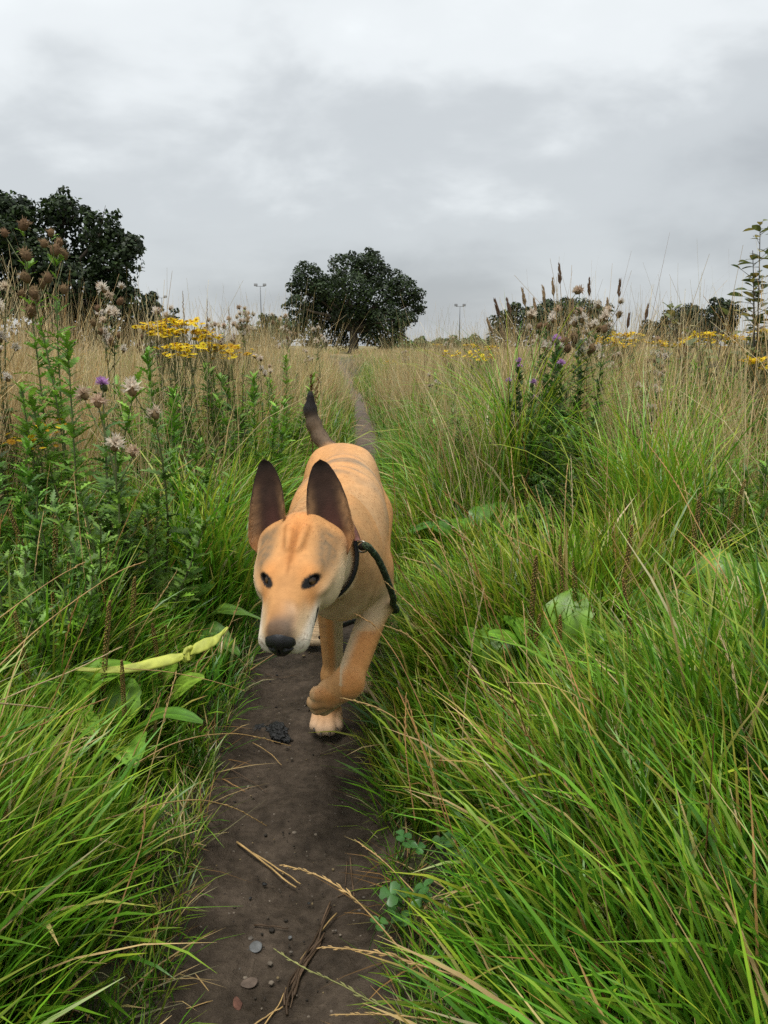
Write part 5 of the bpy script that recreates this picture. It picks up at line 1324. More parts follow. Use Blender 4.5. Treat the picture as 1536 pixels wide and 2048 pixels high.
rosette(on_g(215, 1475, .10), [(.2, .55, 1.0, 1), (-.9, .45, .9, 4), (2.7, .5, 1.15, 0), (-2.3, .55, .95, 1), (1.4, .75, .95, 2), (3.6, .6, 1.0, 0)], [(.02, .03, .9, 0, 1, .1), (-.04, .05, 1.1, 1, 0, .15)], "plantain with wide flat pale green leaves low on the left verge below the yellow strap", group=PL)
rosette(on_g(60, 1475, .10), [(.6, .6, 1.15, 0), (-.4, .5, 1.05, 4), (2.6, .6, 1.1, 1), (1.6, .8, 1.0, 0)], [(.0, .04, 1.0, 1, 2, .1)], "plantain with one huge tilted leaf at the left edge of the picture", group=PL)
rosette(on_g(290, 1360, .12), [(.1, .5, .95, 2), (2.9, .45, 1.05, 1), (1.3, .8, .9, 4), (-1.2, .45, .8, 2)], [(-.05, .02, 1.15, 1, 0, .12), (.03, .03, .95, 0, 3, .08)], "plantain half hidden under the yellow strap", group=PL)
rosette(on_g(30, 1270, .15), [(.5, .9, 1.1, 3), (1.4, 1.1, 1.2, 0), (2.4, .8, 1.0, 1), (-.7, .6, .9, 4)], [(.08, .0, 1.3, 1, 0, .1), (.12, .02, 1.15, 0, 1, .12)], "plantain with tall brown flower spikes at the left edge above the strap", group=PL)
rosette(on_g(345, 1215, .15), [(.2, .5, 1.05, 3), (2.2, 1.0, 1.1, 0), (1.2, .8, 1.0, 3), (-.6, .4, .95, 3), (3.4, .5, .9, 1)], [(-.06, .05, 1.2, 1, 4, .06)], "dock with crinkled green leaves beside the path left of the dog's nose", "dock_rosette", "dock plant", PL)
rosette(on_g(310, 1150, .2), [(.7, 1.0, 1.1, 1), (2.6, .9, 1.0, 4), (-.9, .7, .9, 2)], [(.02, .02, 1.2, 1, 2, .15)], "dock with one upright round leaf left of the dog's eye", "dock_rosette", "dock plant", PL)
rosette(on_g(1120, 1330, .18), [(2.4, 1.1, 1.2, 1), (1.1, 1.2, 1.25, 0), (.2, 1.0, 1.2, 4), (3.3, .9, 1.15, 0), (-1.0, .5, 1.0, 1), (1.8, 1.2, 1.1, 2)], [(-.06, .03, 1.2, 1, 1, .05), (.05, .05, 1.15, 1, 4, .08), (.0, .0, 1.0, 0, 2, .1)], "large plantain with upright bright leaves in the middle of the right verge", group=PR)
rosette(on_g(1010, 1350, .16), [(2.5, .9, 1.2, 2), (.6, 1.0, 1.2, 4), (1.6, 1.1, 1.1, 1)], [(.04, .0, 1.0, 0, 0, .1)], "small plantain left of the large one on the right verge", group=PR)
rosette(on_g(1330, 1235, .22), [(2.2, 1.15, 1.2, 1), (.8, 1.05, 1.15, 4), (3.2, .9, 1.1, 0), (-.5, .6, 1.0, 1)], [(-.1, .0, 1.25, 1, 1, .06)], "plantain with rounded leaves right of the large one on the right verge", group=PR)
rosette(on_g(1440, 1165, .24), [(1.3, 1.25, 1.25, 4), (2.6, 1.1, 1.2, 1), (.3, .9, 1.1, 0)], [(-.07, .03, 1.3, 1, 1, .06)], "plantain with one big upright leaf near the right edge", group=PR)
rosette(on_g(955, 1085, .15), [(2.8, .5, 1.2, 3), (.3, .55, 1.25, 0), (1.3, .9, 1.1, 3), (-1.3, .4, 1.1, 3), (2.1, .8, 1.0, 1)], [], "dock with dark green leaves below the left of the purple thistle clump", "dock_rosette", "dock plant", PR)
rosette(on_g(1045, 1060, .15), [(2.4, .7, 1.2, 3), (.9, .8, 1.1, 0), (-.3, .5, 1.1, 3)], [(.0, .03, 1.0, 0, 1, .1)], "dock with dark green leaves at the foot of the purple thistle clump", "dock_rosette", "dock plant", PR)
rosette(on_g(395, 985, .1), [(2.2, .6, 1.2, 0), (.6, .6, 1.2, 3), (1.3, .9, 1.0, 1)], [], "pale green dock beside the path left of the dog's ear", "dock_rosette", "dock plant", PL)
# free plantain spikes standing out of the grass
for px, py, z, s, k, lb in ((128, 1330, .05, 1.5, 1, "thick brown plantain spike left of the yellow strap"), (205, 1380, .05, 1.2, 0, "brown plantain spike just above the strap's narrow end"), (1290, 1590, .05, 1.35, 1, "dark brown plantain spike alone in the long grass low on the right"), (1180, 1590, .1, 1.0, 0, "short brown plantain spike left of the lone dark one on the right"),
                            (1140, 1370, .1, 1.3, 1, "brown plantain spike in front of the large right plantain"), (1235, 1330, .1, 1.2, 1, "greenish plantain spike right of the large right plantain"), (1400, 1230, .1, 1.5, 1, "dark plantain spike near the right edge beside rounded leaves"), (1010, 1060, .1, 1.2, 1, "plantain spike by the docks under the purple thistle clump"), (840, 1010, .1, 1.2, 1, "plantain spike on the verge right of the dog's back"), (330, 1330, .1, .9, 0, "short plantain spike behind the knot of the yellow strap")):
    o = tag(empty("plantain_spike", on_g(px, py, z)), lb, "plantain", "single plantain spikes"); g = link("flower_spike", SPIKE[k], None, o); g.scale = (s * .8, s * .8, s * .9); g.rotation_euler = (rng.normal(0, .16), rng.normal(0, .16), 0)

# ---- sapling and shrub at the right
def small_leaf(L_, w, c):
    v, f = [], []
    for i in range(5):
        t = i / 4; e = w * math.sin(math.pi * (.06 + .9 * t)) ** .8 * (t < 1) ; v += [(L_ * t, -e, .2 * e - L_ * .25 * t * t), (L_ * t, 0, -L_ * .25 * t * t), (L_ * t, e, .2 * e - L_ * .25 * t * t)]
    for i in range(4): a = 3 * i; f += [(a, a + 1, a + 4, a + 3), (a + 1, a + 2, a + 5, a + 4)]
    mb = MB(); mb.add(np.array(v), f, np.array(c)); me = mb.mesh("leaf"); me.materials.append(M_BROAD); return me
SL = [small_leaf(.060, .017, (.16, .19, .06)), small_leaf(.068, .019, (.13, .16, .05)), small_leaf(.055, .015, (.26, .22, .06)), small_leaf(.062, .017, (.10, .13, .045))]
def shrub(name, px, Y, stems, label, leaf_s=1.0, per=20):
    o = tag(empty(name, ground_at(px, Y)), label, "sapling"); mb = MB()
    for dx, h, ln in stems:
        h -= ground_at(px, Y)[2] - .05
        t = np.linspace(0, 1, 9)[:, None]; top = np.array([dx + ln, rng.normal(0, .05), h]); b = np.array([dx * .3, 0, -.02]); pts = b + (top - b) * t + np.array([ln * .5, 0, 0]) * (t - t * t) * -1
        mb.tube(pts, np.linspace(.006, .0015, 9), (.10, .075, .055), 5, 0, False)
        for i in range(per):
            t_ = rng.uniform(.35, 1.0); q = t_ * 8; a = min(int(q), 7); p = pts[a] + (pts[a + 1] - pts[a]) * (q - a); az = rng.uniform(0, 6.28); sd = np.array([math.cos(az), math.sin(az), rng.uniform(-.1, .9)])
            if rng.random() < .5: e = p + sd * rng.uniform(.02, .06); mb.tube([p, e], [.0016, .0008], (.11, .09, .05), 4, 0, False); p = e
            g = link("leaf", pick(SL), None, o); g.location = p; M = frame(sd, rng.uniform(-.6, .6)); g.rotation_euler = Matrix([list(r) for r in M]).to_euler(); k = leaf_s * rng.uniform(.7, 1.2); g.scale = (k, k, k)
    mb.build("stem", M_STEM, o)
shrub("willow_sapling", 1498, 3.6, [(-.03, 1.26, -.06), (.02, 1.22, .0), (.06, 1.08, .07), (-.02, 1.14, -.10), (-.05, 1.0, -.06)], "young willow sapling with small leaves standing at the right edge against the sky", .85, 58)
shrub("sallow_shrub", 1400, 4.4, [(-.10, .86, -.14), (.0, .92, .05), (.08, .90, .02), (-.04, .84, .0), (.1, .82, .12), (-.15, .95, -.10)], "broad leaved young shrub left of the willow sapling", 1.35, 13)
shrub("sallow_shrub", 1330, 5.0, [(-.05, 1.00, .0), (.05, .84, .10)], "thin shrub shoot in front of the far right dark tree", 1.2, 9)

# ---- arching green tussock and the tall seed grass
def tussock(px, Y, n, L0, L1, label, cols, lean0=.05, droop=(.9, 2.4), name="grass_tussock", w=.0022):
    loc = ground_at(px, Y); x = loc[0] + rng.normal(0, .05, n); y = loc[1] + rng.normal(0, .05, n)
    c = choose(cols, n) * rng.uniform(.8, 1.15, n)[:, None]
    o = blades(name, M_GRASS, x, y, rng.uniform(0, 6.28, n), rng.uniform(L0, L1, n), rng.uniform(w * .7, w * 1.2, n), np.abs(rng.normal(lean0, .12, n)), rng.uniform(*droop, n), c * .6, c * 1.1, label, "grass tussock", 8)
    del o['kind']; return o
tussock(1035, 2.9, 240, .7, 1.05, "arching bright green grass tussock left of the purple flowered thistles", [G_MID, G_LIGHT, G_YEL])
tussock(1270, 2.3, 200, .45, .75, "fresh green grass tussock right of the purple thistle clump", [G_LIGHT, G_YEL, G_LIGHT], .2, (.4, 1.6))
tussock(1340, 2.1, 160, .42, .70, "second fresh green tussock nearer the right edge", [G_LIGHT, G_YEL, G_MID], .2, (.4, 1.6))
tussock(430, 2.1, 160, .4, .65, "broad green tussock left of the dog's left hand ear", [G_LIGHT, G_YEL, G_MID], .25, (.6, 1.8), w=.0032)
def stalk(pts, rad, col, head=None, hcol=None, hs=.006, hw=.6, dens=16, label=None, group=None, cat="grass stalk"):
    """one grass stalk through world points (smoothed), with an optional seed head over its last `head` share"""
    P = np.array([tuple(p) for p in pts], float); n = len(P); tt = np.linspace(0, n - 1, max(12, n * 5)); Q_ = np.stack([np.interp(tt, np.arange(n), P[:, i]) for i in range(3)], 1)
    for _ in range(4): Q_[1:-1] = (Q_[:-2] + 2 * Q_[1:-1] + Q_[2:]) / 4
    b = Vector(Q_[0]); o = tag(empty("grass_stalk", b), label, cat, group); Q_ = Q_ - Q_[0]; m = len(Q_)
    mb = MB(); mb.tube(Q_, rad * np.linspace(1, .55, m), np.array(col)[None] * (np.linspace(.85, 1.08, m) * rng.uniform(.9, 1.1, m))[:, None], 5, 0, False)
    for k in (.25, .5): i = int(m * k); mb.blob(Q_[i], (rad * 1.5,) * 3, np.array(col) * .75, 5, 3)      # joints of the stem
    mb.build("stem", M_STRAW, o)
    if head:
        mb = MB(); i = int(m * (1 - head)); seed_head(mb, Q_[i:], hs, np.array(hcol if hcol is not None else col), 4, dens, hw); mb.build("seed_head", M_STRAW, o)
    return o
TALL = "tall seed grass standing above the purple thistle clump"
H_D, H_L = np.array([.16, .095, .055]), np.array([.36, .25, .14])
for px, py, bx, Y, c, lb in ((1118, 532, 1132, 2.9, H_D, "tallest dark seed head leaning left against the sky on the right"), (1178, 560, 1172, 3.0, H_D, "dark seed head second in height right of the tallest one"), (1240, 562, 1212, 3.0, H_D, "dark seed head third from the tallest on the right"), (1105, 560, 1122, 3.1, H_L, "pale seed head close left of the tallest dark one"),
        (1086, 575, 1112, 3.0, H_L, "pale feathery seed head left of the tallest pair"), (1045, 580, 1088, 2.9, H_L, "pale seed head bending left above the purple flowers"), (990, 602, 1060, 2.9, H_D, "dark drooping seed head at the left end of the tall grass"), (1014, 600, 1068, 3.1, H_D, "small dark seed head second from the left end of the tall grass"), (1068, 600, 1095, 3.2, H_L, "pale seed head half way between the left end and the tallest"),
        (1215, 600, 1192, 3.2, H_L, "pale seed head between the two dark ones on the right"), (1296, 612, 1240, 3.1, H_D, "dark seed head leaning far right at the end of the tall grass"), (1258, 630, 1222, 3.1, H_D, "short dark seed head left of the one leaning far right"), (1145, 600, 1148, 3.3, H_L, "pale thin seed head just right of the tallest stem"), (975, 640, 1050, 3.2, H_L, "pale low seed head at the far left of the tall grass"), (1000, 655, 1062, 3.3, H_L, "pale low seed head above the arching green tussock")):
    d = Y * CP + .25 * SP; t = at(px, py, Y + .02); b = Vector(ground_at(bx, Y)); m1 = b + (t - b) * .5 + Vector((-(t.x - b.x) * .22, 0, 0)); m2 = b + (t - b) * .85 + Vector((-(t.x - b.x) * .10, 0, .01))
    stalk([b, m1, m2, t], (.0017), (.36, .25, .12), .17, c, .0135, .5, 26, lb, TALL)
SKY_ = "tall dry grass heads against the sky on the left"
for px, py, bx, Y, c, lb in ((18, 525, 12, 2.4, S_B * .8, "pale thick seed head at the left edge rising in front of the oak"), (365, 585, 385, 3.4, H_L, "thin seed head leaning left between the two oaks"), (414, 600, 418, 3.4, H_L, "upright thin seed head midway between the two oaks"), (458, 620, 462, 3.8, H_L, "thin seed head nearest the olive bush"), (90, 590, 120, 2.6, S_B, "pale grass stem crossing the left oak"), (292, 590, 320, 3.0, S_B, "pale grass stem at the right side of the left oak"), (230, 615, 262, 2.8, S_B, "bleached grass stem leaning left in front of the left oak"), (312, 620, 345, 3.0, S_B, "bleached grass stem right beside the small dark tree")):
    t = at(px, py, Y); b = Vector(ground_at(bx, Y)); stalk([b, b + (t - b) * .5 + Vector((-(t.x - b.x) * .2, 0, 0)), t], .0014, S_B * .7, .17, c, .0085, .45, 20, lb, SKY_)
# ------------------------------------------------------------------ foreground stalks, the strap, stones and litter on the path
FG = "dry grass stalks bending over the foreground"
def pxs(pts, d0, d1=None):
    """picture points with a depth running from d0 to d1"""
    n = len(pts); return [at(p[0], p[1], p[2] if len(p) > 2 else d0 + ((d1 if d1 else d0) - d0) * i / (n - 1)) for i, p in enumerate(pts)]
ST = np.array([.58, .39, .165]); ST_R = np.array([.50, .29, .115]); ST_P = np.array([.62, .48, .27]); ST_G = np.array([.33, .33, .12])
for pts, d0, d1, r, c, hd, hs, dens, lb in (
    ([(60, 1700), (195, 1641), (337, 1603), (405, 1598), (473, 1616), (530, 1650)], 1.0, 1.22, .0011, ST, .30, .0045, 9, "dry stalk arching from the left over the path in mid picture"),
    ([(250, 1540), (337, 1489), (405, 1470), (473, 1466), (525, 1476), (578, 1491)], 1.25, 1.45, .0011, ST, .3, .0045, 9, "dry stalk arching over the path just below the dark clod"),
    ([(1040, 2100), (960, 2040), (897, 1992), (815, 1915), (760, 1851), (701, 1787), (633, 1748), (567, 1730)], .86, .97, .0013, ST, .34, .0062, 17, "long rye grass head bending left across the path near the bottom"),
    ([(1100, 2080), (1000, 1985), (900, 1947), (847, 1933), (783, 1910), (715, 1899), (644, 1894)], .84, .90, .0013, ST, .46, .0066, 17, "rye grass head lying nearly level over the path at the bottom"),
    ([(960, 2100), (838, 2042), (747, 2006), (683, 1969), (610, 1938), (555, 1903)], .82, .88, .0011, ST_G, .62, .0058, 14, "green and straw rye grass head reaching furthest left over the path at the bottom"),
    ([(1010, 2010), (940, 1930), (900, 1874), (861, 1819), (806, 1760), (760, 1715), (713, 1682)], .95, 1.08, .0011, ST, .22, .004, 8, "slender dry stalk leaning left above the long rye grass head"),
    ([(940, 2060), (900, 2045), (792, 2029), (669, 2029)], .82, .84, .0011, ST, .3, .005, 10, "short dry stalk lying level at the very bottom of the path"),
    ([(1560, 1590), (1523, 1581), (1417, 1546), (1290, 1498), (1189, 1457), (1083, 1427)], .95, 1.15, .0013, ST_P, .35, .0045, 14, "pale bleached grass head slanting up left through the right hand grass"),
    ([(1120, 1560), (1060, 1480), (1000, 1400), (940, 1330), (880, 1270), (800, 1190), (770, 1163)], 1.25, 1.20, .0010, ST, .25, .004, 9, "thin dry stalk crossing in front of the dog's raised elbow"),
    ([(900, 1560), (850, 1430), (800, 1320), (750, 1250), (712, 1228)], 1.15, 1.16, .0010, ST_R, .25, .0038, 9, "thin dry stalk slanting across the dog's raised forearm"),
    ([(870, 1610), (830, 1500), (800, 1440), (745, 1410), (685, 1396)], 1.12, 1.14, .0011, ST, .35, .0046, 12, "dry stalk whose tip points at the dog's raised paw"),
    ([(980, 1600), (900, 1380), (850, 1300), (810, 1265), (765, 1250)], 1.18, 1.18, .0010, ST, .35, .0042, 10, "dry stalk curling over beside the dog's raised leg"),
    ([(830, 1640), (815, 1540), (810, 1480), (812, 1390)], 1.08, 1.10, .0012, ST_R, .4, .0045, 12, "upright reddish dry stalk just right of the raised paw"),
    ([(895, 1650), (860, 1540), (835, 1470), (815, 1400)], 1.06, 1.10, .0011, ST_R, .4, .0045, 12, "second reddish dry stalk right of the raised paw"),
    ([(1400, 2060), (1330, 1900), (1240, 1740), (1150, 1600), (1085, 1500)], .82, .98, .0012, ST_R, .3, .005, 12, "reddish stalk slanting up left through the lower right grass"),
    ([(1250, 1960), (1180, 1800), (1100, 1690), (1010, 1625), (975, 1608)], .88, 1.0, .0012, ST, .35, .0055, 12, "dry head drooping left in the middle of the lower right grass"),
    ([(1500, 1560), (1480, 1430), (1468, 1340), (1440, 1270)], .95, 1.0, .0014, ST_P, .45, .006, 14, "thick bleached grass head near the right edge"),
    ([(1480, 1640), (1440, 1540), (1410, 1440), (1390, 1380)], 1.0, 1.05, .0012, ST_R, .4, .005, 12, "dry head left of the thick bleached one near the right edge"),
    ([(1180, 1700), (1175, 1600), (1160, 1520), (1150, 1490)], 1.0, 1.05, .0012, ST_R, .45, .0055, 12, "stout reddish head upright in the right hand grass"),
    ([(1330, 1720), (1350, 1600), (1355, 1500), (1358, 1450)], 1.0, 1.05, .0012, ST_R, .45, .0052, 12, "reddish head upright right of the lone dark plantain spike"),
    ([(1100, 1700), (1130, 1560), (1145, 1460), (1150, 1370)], 1.1, 1.15, .0011, ST, .35, .0045, 12, "dry stalk rising straight below the large right plantain"),
    ([(1536, 1360), (1470, 1190), (1400, 1060), (1350, 960), (1290, 880)], 1.25, 1.6, .0013, ST_R, .3, .005, 12, "long reddish stalk arching left across the right edge"),
    ([(1300, 1320), (1170, 1180), (1100, 1110), (1010, 1070)], 1.5, 1.6, .0011, ST, .3, .0045, 10, "dry stalk bending left above the large right plantain"),
    ([(945, 1300), (920, 1180), (880, 1090), (850, 1045)], 1.45, 1.5, .0011, ST, .35, .0045, 12, "dry stalk leaning towards the dog's flank"),
    ([(985, 1280), (960, 1150), (935, 1080), (905, 1060)], 1.5, 1.5, .0011, ST_R, .35, .0045, 12, "dry stalk right of the one leaning towards the dog's flank"),
    ([(1055, 1260), (1040, 1130), (1030, 1000), (1022, 900)], 1.6, 1.7, .0011, ST, .3, .0045, 12, "upright straw stalk between the docks and the right plantain"),
    ([(1120, 1250), (1128, 1120), (1130, 1000), (1135, 930)], 1.6, 1.7, .0011, ST, .3, .0045, 12, "upright straw stalk in front of the purple thistle clump's foot"),
    ([(0, 1330), (60, 1270), (150, 1200), (240, 1140), (290, 1123)], 1.15, 1.35, .0012, ST, .2, .004, 8, "long straw slanting up right above the strap on the left"),
    ([(-20, 1250), (60, 1190), (120, 1150), (170, 1124)], 1.2, 1.35, .0011, ST, .2, .004, 8, "straw slanting up right at the left edge above the long one"),
    ([(-20, 1410), (60, 1375), (150, 1340), (240, 1295)], 1.05, 1.2, .0013, ST_P, .25, .0045, 8, "pale straw crossing the narrow end of the yellow strap"),
    ([(-20, 1480), (70, 1455), (140, 1425), (212, 1397)], 1.0, 1.15, .0012, ST_R, .2, .004, 8, "orange straw crossing the huge plantain leaf at the left edge"),
    ([(-20, 1540), (60, 1510), (120, 1488), (180, 1474)], .95, 1.1, .0013, ST_P, .2, .0045, 8, "pale thick straw across the foot of the huge plantain leaf"),
    ([(-20, 1405), (60, 1412), (110, 1418)], 1.0, 1.1, .0014, ST_P, .0, .004, 8, "bleached flat straw at the left edge above the huge leaf"),
    ([(400, 1345), (440, 1290), (465, 1240), (482, 1192)], 1.5, 1.52, .0011, ST, .3, .0045, 10, "dry stalk rising beside the tail end of the yellow strap"),
    ([(250, 1337), (330, 1342), (420, 1360), (490, 1382)], 1.35, 1.4, .0009, ST, .0, .004, 8, "thin straw running right from under the yellow strap"),
    ([(210, 1900), (245, 1800), (285, 1690), (292, 1600)], .9, 1.0, .0013, ST_R, .3, .0045, 10, "reddish stalk curving up through the lower left grass"),
    ([(250, 1560), (270, 1500), (300, 1440), (320, 1390)], 1.2, 1.25, .0010, ST_R, .35, .0045, 10, "short reddish stalk left of the stalk arching under the dark clod"),
    ([(500, 1340), (560, 1300)], 1.3, 1.3, .0009, ST, .0, .004, 6, "short straw under the dog's chin"),
): stalk(pxs(pts, d0, d1), r, c, hd or None, c * .95, hs, .5, dens, lb, FG)

# ---- the yellow strap with its knot
def ribbon_mesh(pts, widths, thick, side_tilt=.5, n=40):
    P = np.array([tuple(p) for p in pts], float); k = len(P); tt = np.linspace(0, k - 1, n); Q_ = np.stack([np.interp(tt, np.arange(k), P[:, i]) for i in range(3)], 1); W = np.interp(tt, np.arange(k), widths)
    for _ in range(5): Q_[1:-1] = (Q_[:-2] + 2 * Q_[1:-1] + Q_[2:]) / 4; W[1:-1] = W[1:-1]
    T = np.gradient(Q_, axis=0); T /= np.linalg.norm(T, axis=1, keepdims=True); up = np.array([0, -.72, .69]); S_ = np.cross(T, up); S_ /= np.linalg.norm(S_, axis=1, keepdims=True)
    N = np.cross(T, S_); v = []; m = 7
    for i in range(n):
        for s in (1, -1):
            for j in range(m):
                u = (j / (m - 1) * 2 - 1) * s; v.append(Q_[i] + S_[i] * W[i] * u + N[i] * (thick * s + .22 * W[i] * (u * u - .5) + .0011 * math.sin(i * .7 + u * 3) * math.sin(i * .23)))
    r = 2 * m; f = [(i * r + j, i * r + (j + 1) % r, (i + 1) * r + (j + 1) % r, (i + 1) * r + j) for i in range(n - 1) for j in range(r)]
    f += [tuple(range(r)), tuple((n - 1) * r + j for j in range(r))[::-1]]
    return mesh_from("strap", np.array(v), f)
def strap_mat():
    m, nt, N, L = new_mat("yellow webbing"); out = N.new('ShaderNodeOutputMaterial'); b = N.new('ShaderNodeBsdfPrincipled'); tc = N.new('ShaderNodeTexCoord')
    no = N.new('ShaderNodeTexNoise'); no.inputs['Scale'].default_value = 45; no.inputs['Detail'].default_value = 5; L.new(tc.outputs['Object'], no.inputs['Vector'])
    rp = N.new('ShaderNodeValToRGB'); rp.color_ramp.elements[0].position = .3; rp.color_ramp.elements[0].color = (.28, .31, .05, 1); rp.color_ramp.elements[1].position = .62; rp.color_ramp.elements[1].color = (.50, .54, .085, 1); L.new(no.outputs['Fac'], rp.inputs[0])
    wv = N.new('ShaderNodeTexNoise'); wv.inputs['Scale'].default_value = 900; L.new(tc.outputs['Object'], wv.inputs['Vector']); bp = N.new('ShaderNodeBump'); bp.inputs['Strength'].default_value = .4; bp.inputs['Distance'].default_value = .001; L.new(wv.outputs['Fac'], bp.inputs['Height']); L.new(bp.outputs[0], b.inputs['Normal'])
    L.new(rp.outputs[0], b.inputs['Base Color']); b.inputs['Roughness'].default_value = .65; L.new(b.outputs[0], out.inputs[0]); return m
M_STRAP = strap_mat()
DS = 1.42
kn = at(376, 1309, DS); strap = tag(empty("strap", kn), "yellow green fabric strap tied in a knot lying across the left verge grass", "strap")
def strap_part(name, me, mat):
    o = link(name, me, mat, strap); o.matrix_parent_inverse = Matrix.Translation(-kn); return o
strap_part("strap_band", ribbon_mesh([at(150, 1338, DS - .04), at(200, 1341, DS - .03), at(255, 1338, DS - .02), at(300, 1328, DS - .01), at(345, 1318, DS), at(376, 1309, DS)], [.003, .005, .0085, .0105, .0110, .0035], .0007), M_STRAP)
strap_part("strap_band", ribbon_mesh([at(376, 1309, DS), at(392, 1297, DS), at(412, 1288, DS + .01), at(428, 1281, DS + .01), at(438, 1272, DS + .02), at(456, 1254, DS + .03)], [.0035, .0105, .0125, .0095, .0050, .002], .0007), M_STRAP)
mb = MB(); 
for k in range(3):
    a = np.linspace(0, 2 * math.pi, 12); o_ = np.array([(k - 1) * .0035, 0, 0]); mb.tube(np.stack([.0040 * np.cos(a) + .003 * np.sin(2 * a + k), .008 * np.sin(a + k), .0115 * np.cos(a + k * .6)], 1) + o_, .0044, (1, 1, 1), 6)
kb = mb.build("knot", M_STRAP, strap)

# ---- stones and litter
M_STONE = plain_mat("grey stone", (.12, .122, .122), rough=.6, noise=60, amp=.35, bump=.5); M_STONE2 = plain_mat("brown stone", (.11, .08, .06), rough=.8, noise=60, amp=.4, bump=.5)
M_BRICKY = plain_mat("red brick scrap", (.12, .055, .038), rough=.9, noise=70, amp=.4, bump=.5); M_CLOD = plain_mat("black wet clod", (.018, .018, .018), rough=.5, spec=.3, noise=160, amp=.6, bump=1.0)
def lump(name, px, py, size, mat, label, cat, seed, flat=.45, rough=.25, sub=3, group=None):
    g = on_g(px, py); bm = bmesh.new(); bmesh.ops.create_icosphere(bm, subdivisions=sub, radius=1)
    for v in bm.verts:
        c = np.array(v.co)[None] * 1.3 + seed; k = 1 + rough * (vnoise(c, 1.0, seed)[0] - .5) * 2 + rough * .5 * (vnoise(c, 3.1, seed)[0] - .5)
        if name == 'clod': w_ = np.array(v.co)[None] * np.array([1.0, 1.6, 1.0]); k += .38 * (abs(vnoise(w_, 4.0, seed + 3)[0] - .5) * 2 - .4) + .22 * (abs(vnoise(w_, 9.0, seed + 5)[0] - .5) * 2 - .4) + .45 * (vnoise(w_, 1.7, seed + 7)[0] - .5)
        v.co = Vector((v.co.x * size[0] * k, v.co.y * size[1] * k, max(v.co.z, -.6) * size[0] * flat * k))
    me = bpy.data.meshes.new(name); bm.to_mesh(me); bm.free(); me.polygons.foreach_set('use_smooth', np.ones(len(me.polygons), dtype=bool))
    o = link(name, me, mat); o.location = (g[0], g[1], float(ground_z(g[0], g[1])) + .004 + size[0] * flat * .12); o.rotation_euler = (0, 0, seed * 1.7); return tag(o, label, cat, group)
def vnoise(P, s, seed=0):
    P = np.asarray(P) * s + 17.3 + seed * 5.1; i = np.floor(P).astype(np.int64); f = P - i; f = f * f * (3 - 2 * f); r = 0
    for a in (0, 1):
        for b in (0, 1):
            for c in (0, 1):
                h = (i[:, 0] + a) * 73856093 ^ (i[:, 1] + b) * 19349663 ^ (i[:, 2] + c) * 83492791; h = (h ^ (h >> 13)) * 1274126177 & 0x7fffffff
                r = r + (f[:, 0] if a else 1 - f[:, 0]) * (f[:, 1] if b else 1 - f[:, 1]) * (f[:, 2] if c else 1 - f[:, 2]) * (h % 65536) / 65535.0
    return r
lump("stone", 511, 1876, (.0105, .0085), M_STONE, "flat grey stone pressed into the path near the bottom", "stone", 1, .13, .2)
lump("stone", 497, 1946, (.0105, .008), M_STONE2, "pale brown stone bedded in the path below the grey one", "stone", 2, .10, .3)
lump("stone", 474, 1988, (.010, .0055), M_BRICKY, "small reddish scrap of brick at the bottom left of the path", "stone", 3, .16, .4)
lump("stone", 580, 1857, (.0028, .0026), M_STONE, "tiny grey pebble right of the flat grey stone", "stone", 4, .6)
lump("clod", 556, 1453, (.036, .021), M_CLOD, "black crumbly clod lying at the left of the path before the dog's paw", "clod", 5, .34, .3, 5)
lump("clod", 520, 1446, (.022, .013), M_CLOD, "smaller black clod left of the large one under the verge grass", "clod", 6, .30, .3, 5)
for i, (px, py) in enumerate(((632, 1585), (528, 1752), (617, 1790), (458, 1890), (441, 1957), (553, 1340), (540, 1352), (700, 1980), (680, 1640), (590, 1620), (655, 1550), (500, 1780))): lump("crumb", px, py, (rng.uniform(.0022, .0042), rng.uniform(.002, .003)), M_CLOD, "black crumb of soil on the path", "soil crumb", 10 + i, .6, .4, 2, "black soil crumbs on the path")
TW = "dry straws and twigs lying on the path"
def lying(pts, r, c, label, lift=.006):
    P = []
    for px, py in pts: g = on_g(px, py); P.append(Vector((g[0], g[1], float(ground_z(g[0], g[1])) + lift)))
    b = P[0].copy(); Q_ = np.array([tuple(p) for p in P]); tt = np.linspace(0, len(P) - 1, 10); Q_ = np.stack([np.interp(tt, np.arange(len(P)), Q_[:, i]) for i in range(3)], 1) - np.array(b); Q_[:, 2] += np.abs(np.sin(np.linspace(0, 7, 10))) * .0015
    mb = MB(); mb.tube(Q_, r * np.linspace(1.1, .7, 10), np.array(c)[None] * rng.uniform(.75, 1.2, 10)[:, None], 5); o = mb.build("straw_twig", M_STRAW); o.location = b; return tag(o, label, "twig", TW)
BR = np.array([.10, .065, .04])
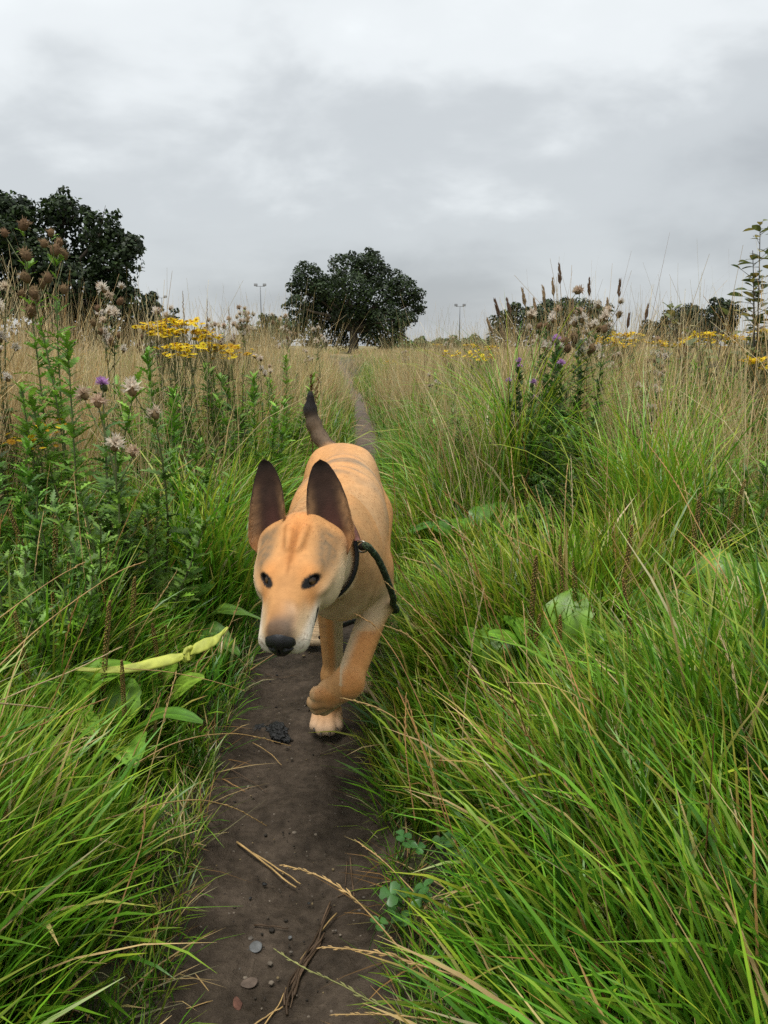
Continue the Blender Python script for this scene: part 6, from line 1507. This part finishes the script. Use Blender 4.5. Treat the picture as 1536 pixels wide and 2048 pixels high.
for pts, r, c, lb in (([(473, 1671), (500, 1692), (537, 1719), (562, 1742), (592, 1762)], .0016, ST, "thick pale straw lying slantwise in the middle of the path"), ([(500, 1690), (545, 1718), (580, 1740), (601, 1755)], .0012, ST, "second pale straw lying along the thick one on the path"),
    ([(508, 1836), (540, 1838), (576, 1843)], .0014, BR, "short dark twig lying level on the path above the grey stone"), ([(660, 1790), (632, 1860), (608, 1900)], .0013, BR * 1.6, "brown twig slanting up right beside the dark root"), ([(673, 1812), (640, 1850), (600, 1905)], .0012, ST * .7, "straw slanting along the dark root"),
    ([(445, 1558), (490, 1572)], .0012, ST_R * .8, "short straw at the left edge of the path"), ([(455, 1535), (500, 1550), (533, 1573)], .0009, BR * 1.5, "thin brown stem lying at the left of the path"), ([(505, 1475), (540, 1496), (563, 1520)], .0008, ST, "thin straw lying below the dark clod"),
    ([(640, 1497), (668, 1498)], .0011, BR, "small dark twig right of the dog's planted paw"), ([(700, 1700), (703, 1740), (708, 1780)], .0014, BR * 1.6, "brown straw lying lengthwise at the right edge of the path"), ([(694, 1710), (690, 1760)], .0011, BR * 1.5, "thin brown straw left of the lengthwise one at the right edge"), ([(675, 1780), (730, 1765)], .001, BR * 1.7, "thin straw lying crosswise at the right edge of the path"),
    ([(372, 1962), (385, 1966), (398, 1965)], .0012, BR, "short dark twig at the bottom left of the path"), ([(610, 1915), (590, 1960), (580, 2000)], .0009, BR * 2, "thin straw beside the lower dark root"), ([(500, 2040), (535, 2015), (565, 1998)], .001, ST, "pale straw at the bottom of the path"), ([(520, 2046), (560, 1990), (572, 1960)], .0009, ST, "thin pale straw leaning on the dark root at the bottom"),
    ([(530, 1342), (565, 1348), (600, 1338)], .0008, BR * 1.4, "thin stem on the path under the dog's chin"), ([(385, 1935), (430, 1985), (372, 2010)], .0008, ST, "bent straw over the left edge of the path at the bottom")): lying(pts, r, c, lb)
mb = MB(); g0 = None; R_ = []
for px, py in [(660, 1800), (636, 1868), (612, 1902), (596, 1930), (580, 1965), (574, 2000), (572, 2060)]: g = on_g(px, py); R_.append((g[0], g[1], float(ground_z(g[0], g[1])) + .006))
R_ = np.array(R_); g0 = R_[2].copy()
for k in range(6):
    o_ = rng.normal(0, .0035, 3); o_[2] = abs(o_[2]) * .5; t = np.linspace(0, len(R_) - 1, 24); Q_ = np.stack([np.interp(t, np.arange(len(R_)), R_[:, i]) for i in range(3)], 1) + o_ + np.stack([.002 * np.sin(t * 3 + k), .0 * t, .0008 * np.cos(t * 5 + k)], 1); a = rng.integers(0, 5); b = rng.integers(18, 24)
    mb.tube(Q_[a:b] - g0, rng.uniform(.0012, .0024), BR * rng.uniform(.6, 1.5), 5)
o = mb.build("dead_root", M_STRAW); o.location = g0; tag(o, "dark fibrous dead root lying lengthwise on the path at the bottom", "root")

# ---- clover at the path's right edge
def clover_leaf():
    mb = MB(); c = np.array([.075, .19, .045])
    for k in range(3):
        a = k * 2.094; n = 9; v = [(0, 0, 0)]
        for j in range(n): t = -1 + 2 * j / (n - 1); r = .0105 * (1 - .10 * abs(math.cos(t * 1.6)) * (abs(t) < .2)); b = a + t * .95; q = .35 + .65 * math.cos(t * 1.45) ** .6 if abs(t) < 1 else .35; v.append((math.cos(b) * r * q * 1.25, math.sin(b) * r * q * 1.25, .0018 * abs(t) + .001))
        mb.add(np.array(v), [(0, j, j + 1) for j in range(1, n)], [c * 1.2] + [c] * n)
    mb.tube([(0, 0, 0), (.002, 0, -.02), (0, 0, -.05)], .0006, (.10, .16, .05), 4, 0, False)
    me = mb.mesh("leaf", smooth=True); me.materials.append(M_BROAD); return me
CL = clover_leaf()
for px, py, n, lb in ((800, 1850, 9, "clover with dewy round leaves at the right edge of the path near the bottom"), (835, 1730, 4, "small clover at the right edge of the path above the larger one"), (935, 1775, 6, "clover in the grass right of the path's lower edge"), (905, 1660, 5, "clover in the right grass higher up")):
    o = tag(empty("clover_plant", on_g(px, py, .03)), lb, "clover", "clover plants right of the path")
    for i in range(n):
        g = link("leaf", CL, None, o); g.location = (rng.normal(0, .018), rng.normal(-.01, .02), rng.uniform(.045, .085)); g.rotation_euler = (rng.normal(-.3, .3), rng.normal(0, .3), rng.uniform(0, 6)); k = rng.uniform(.9, 1.4); g.scale = (k, k, k)
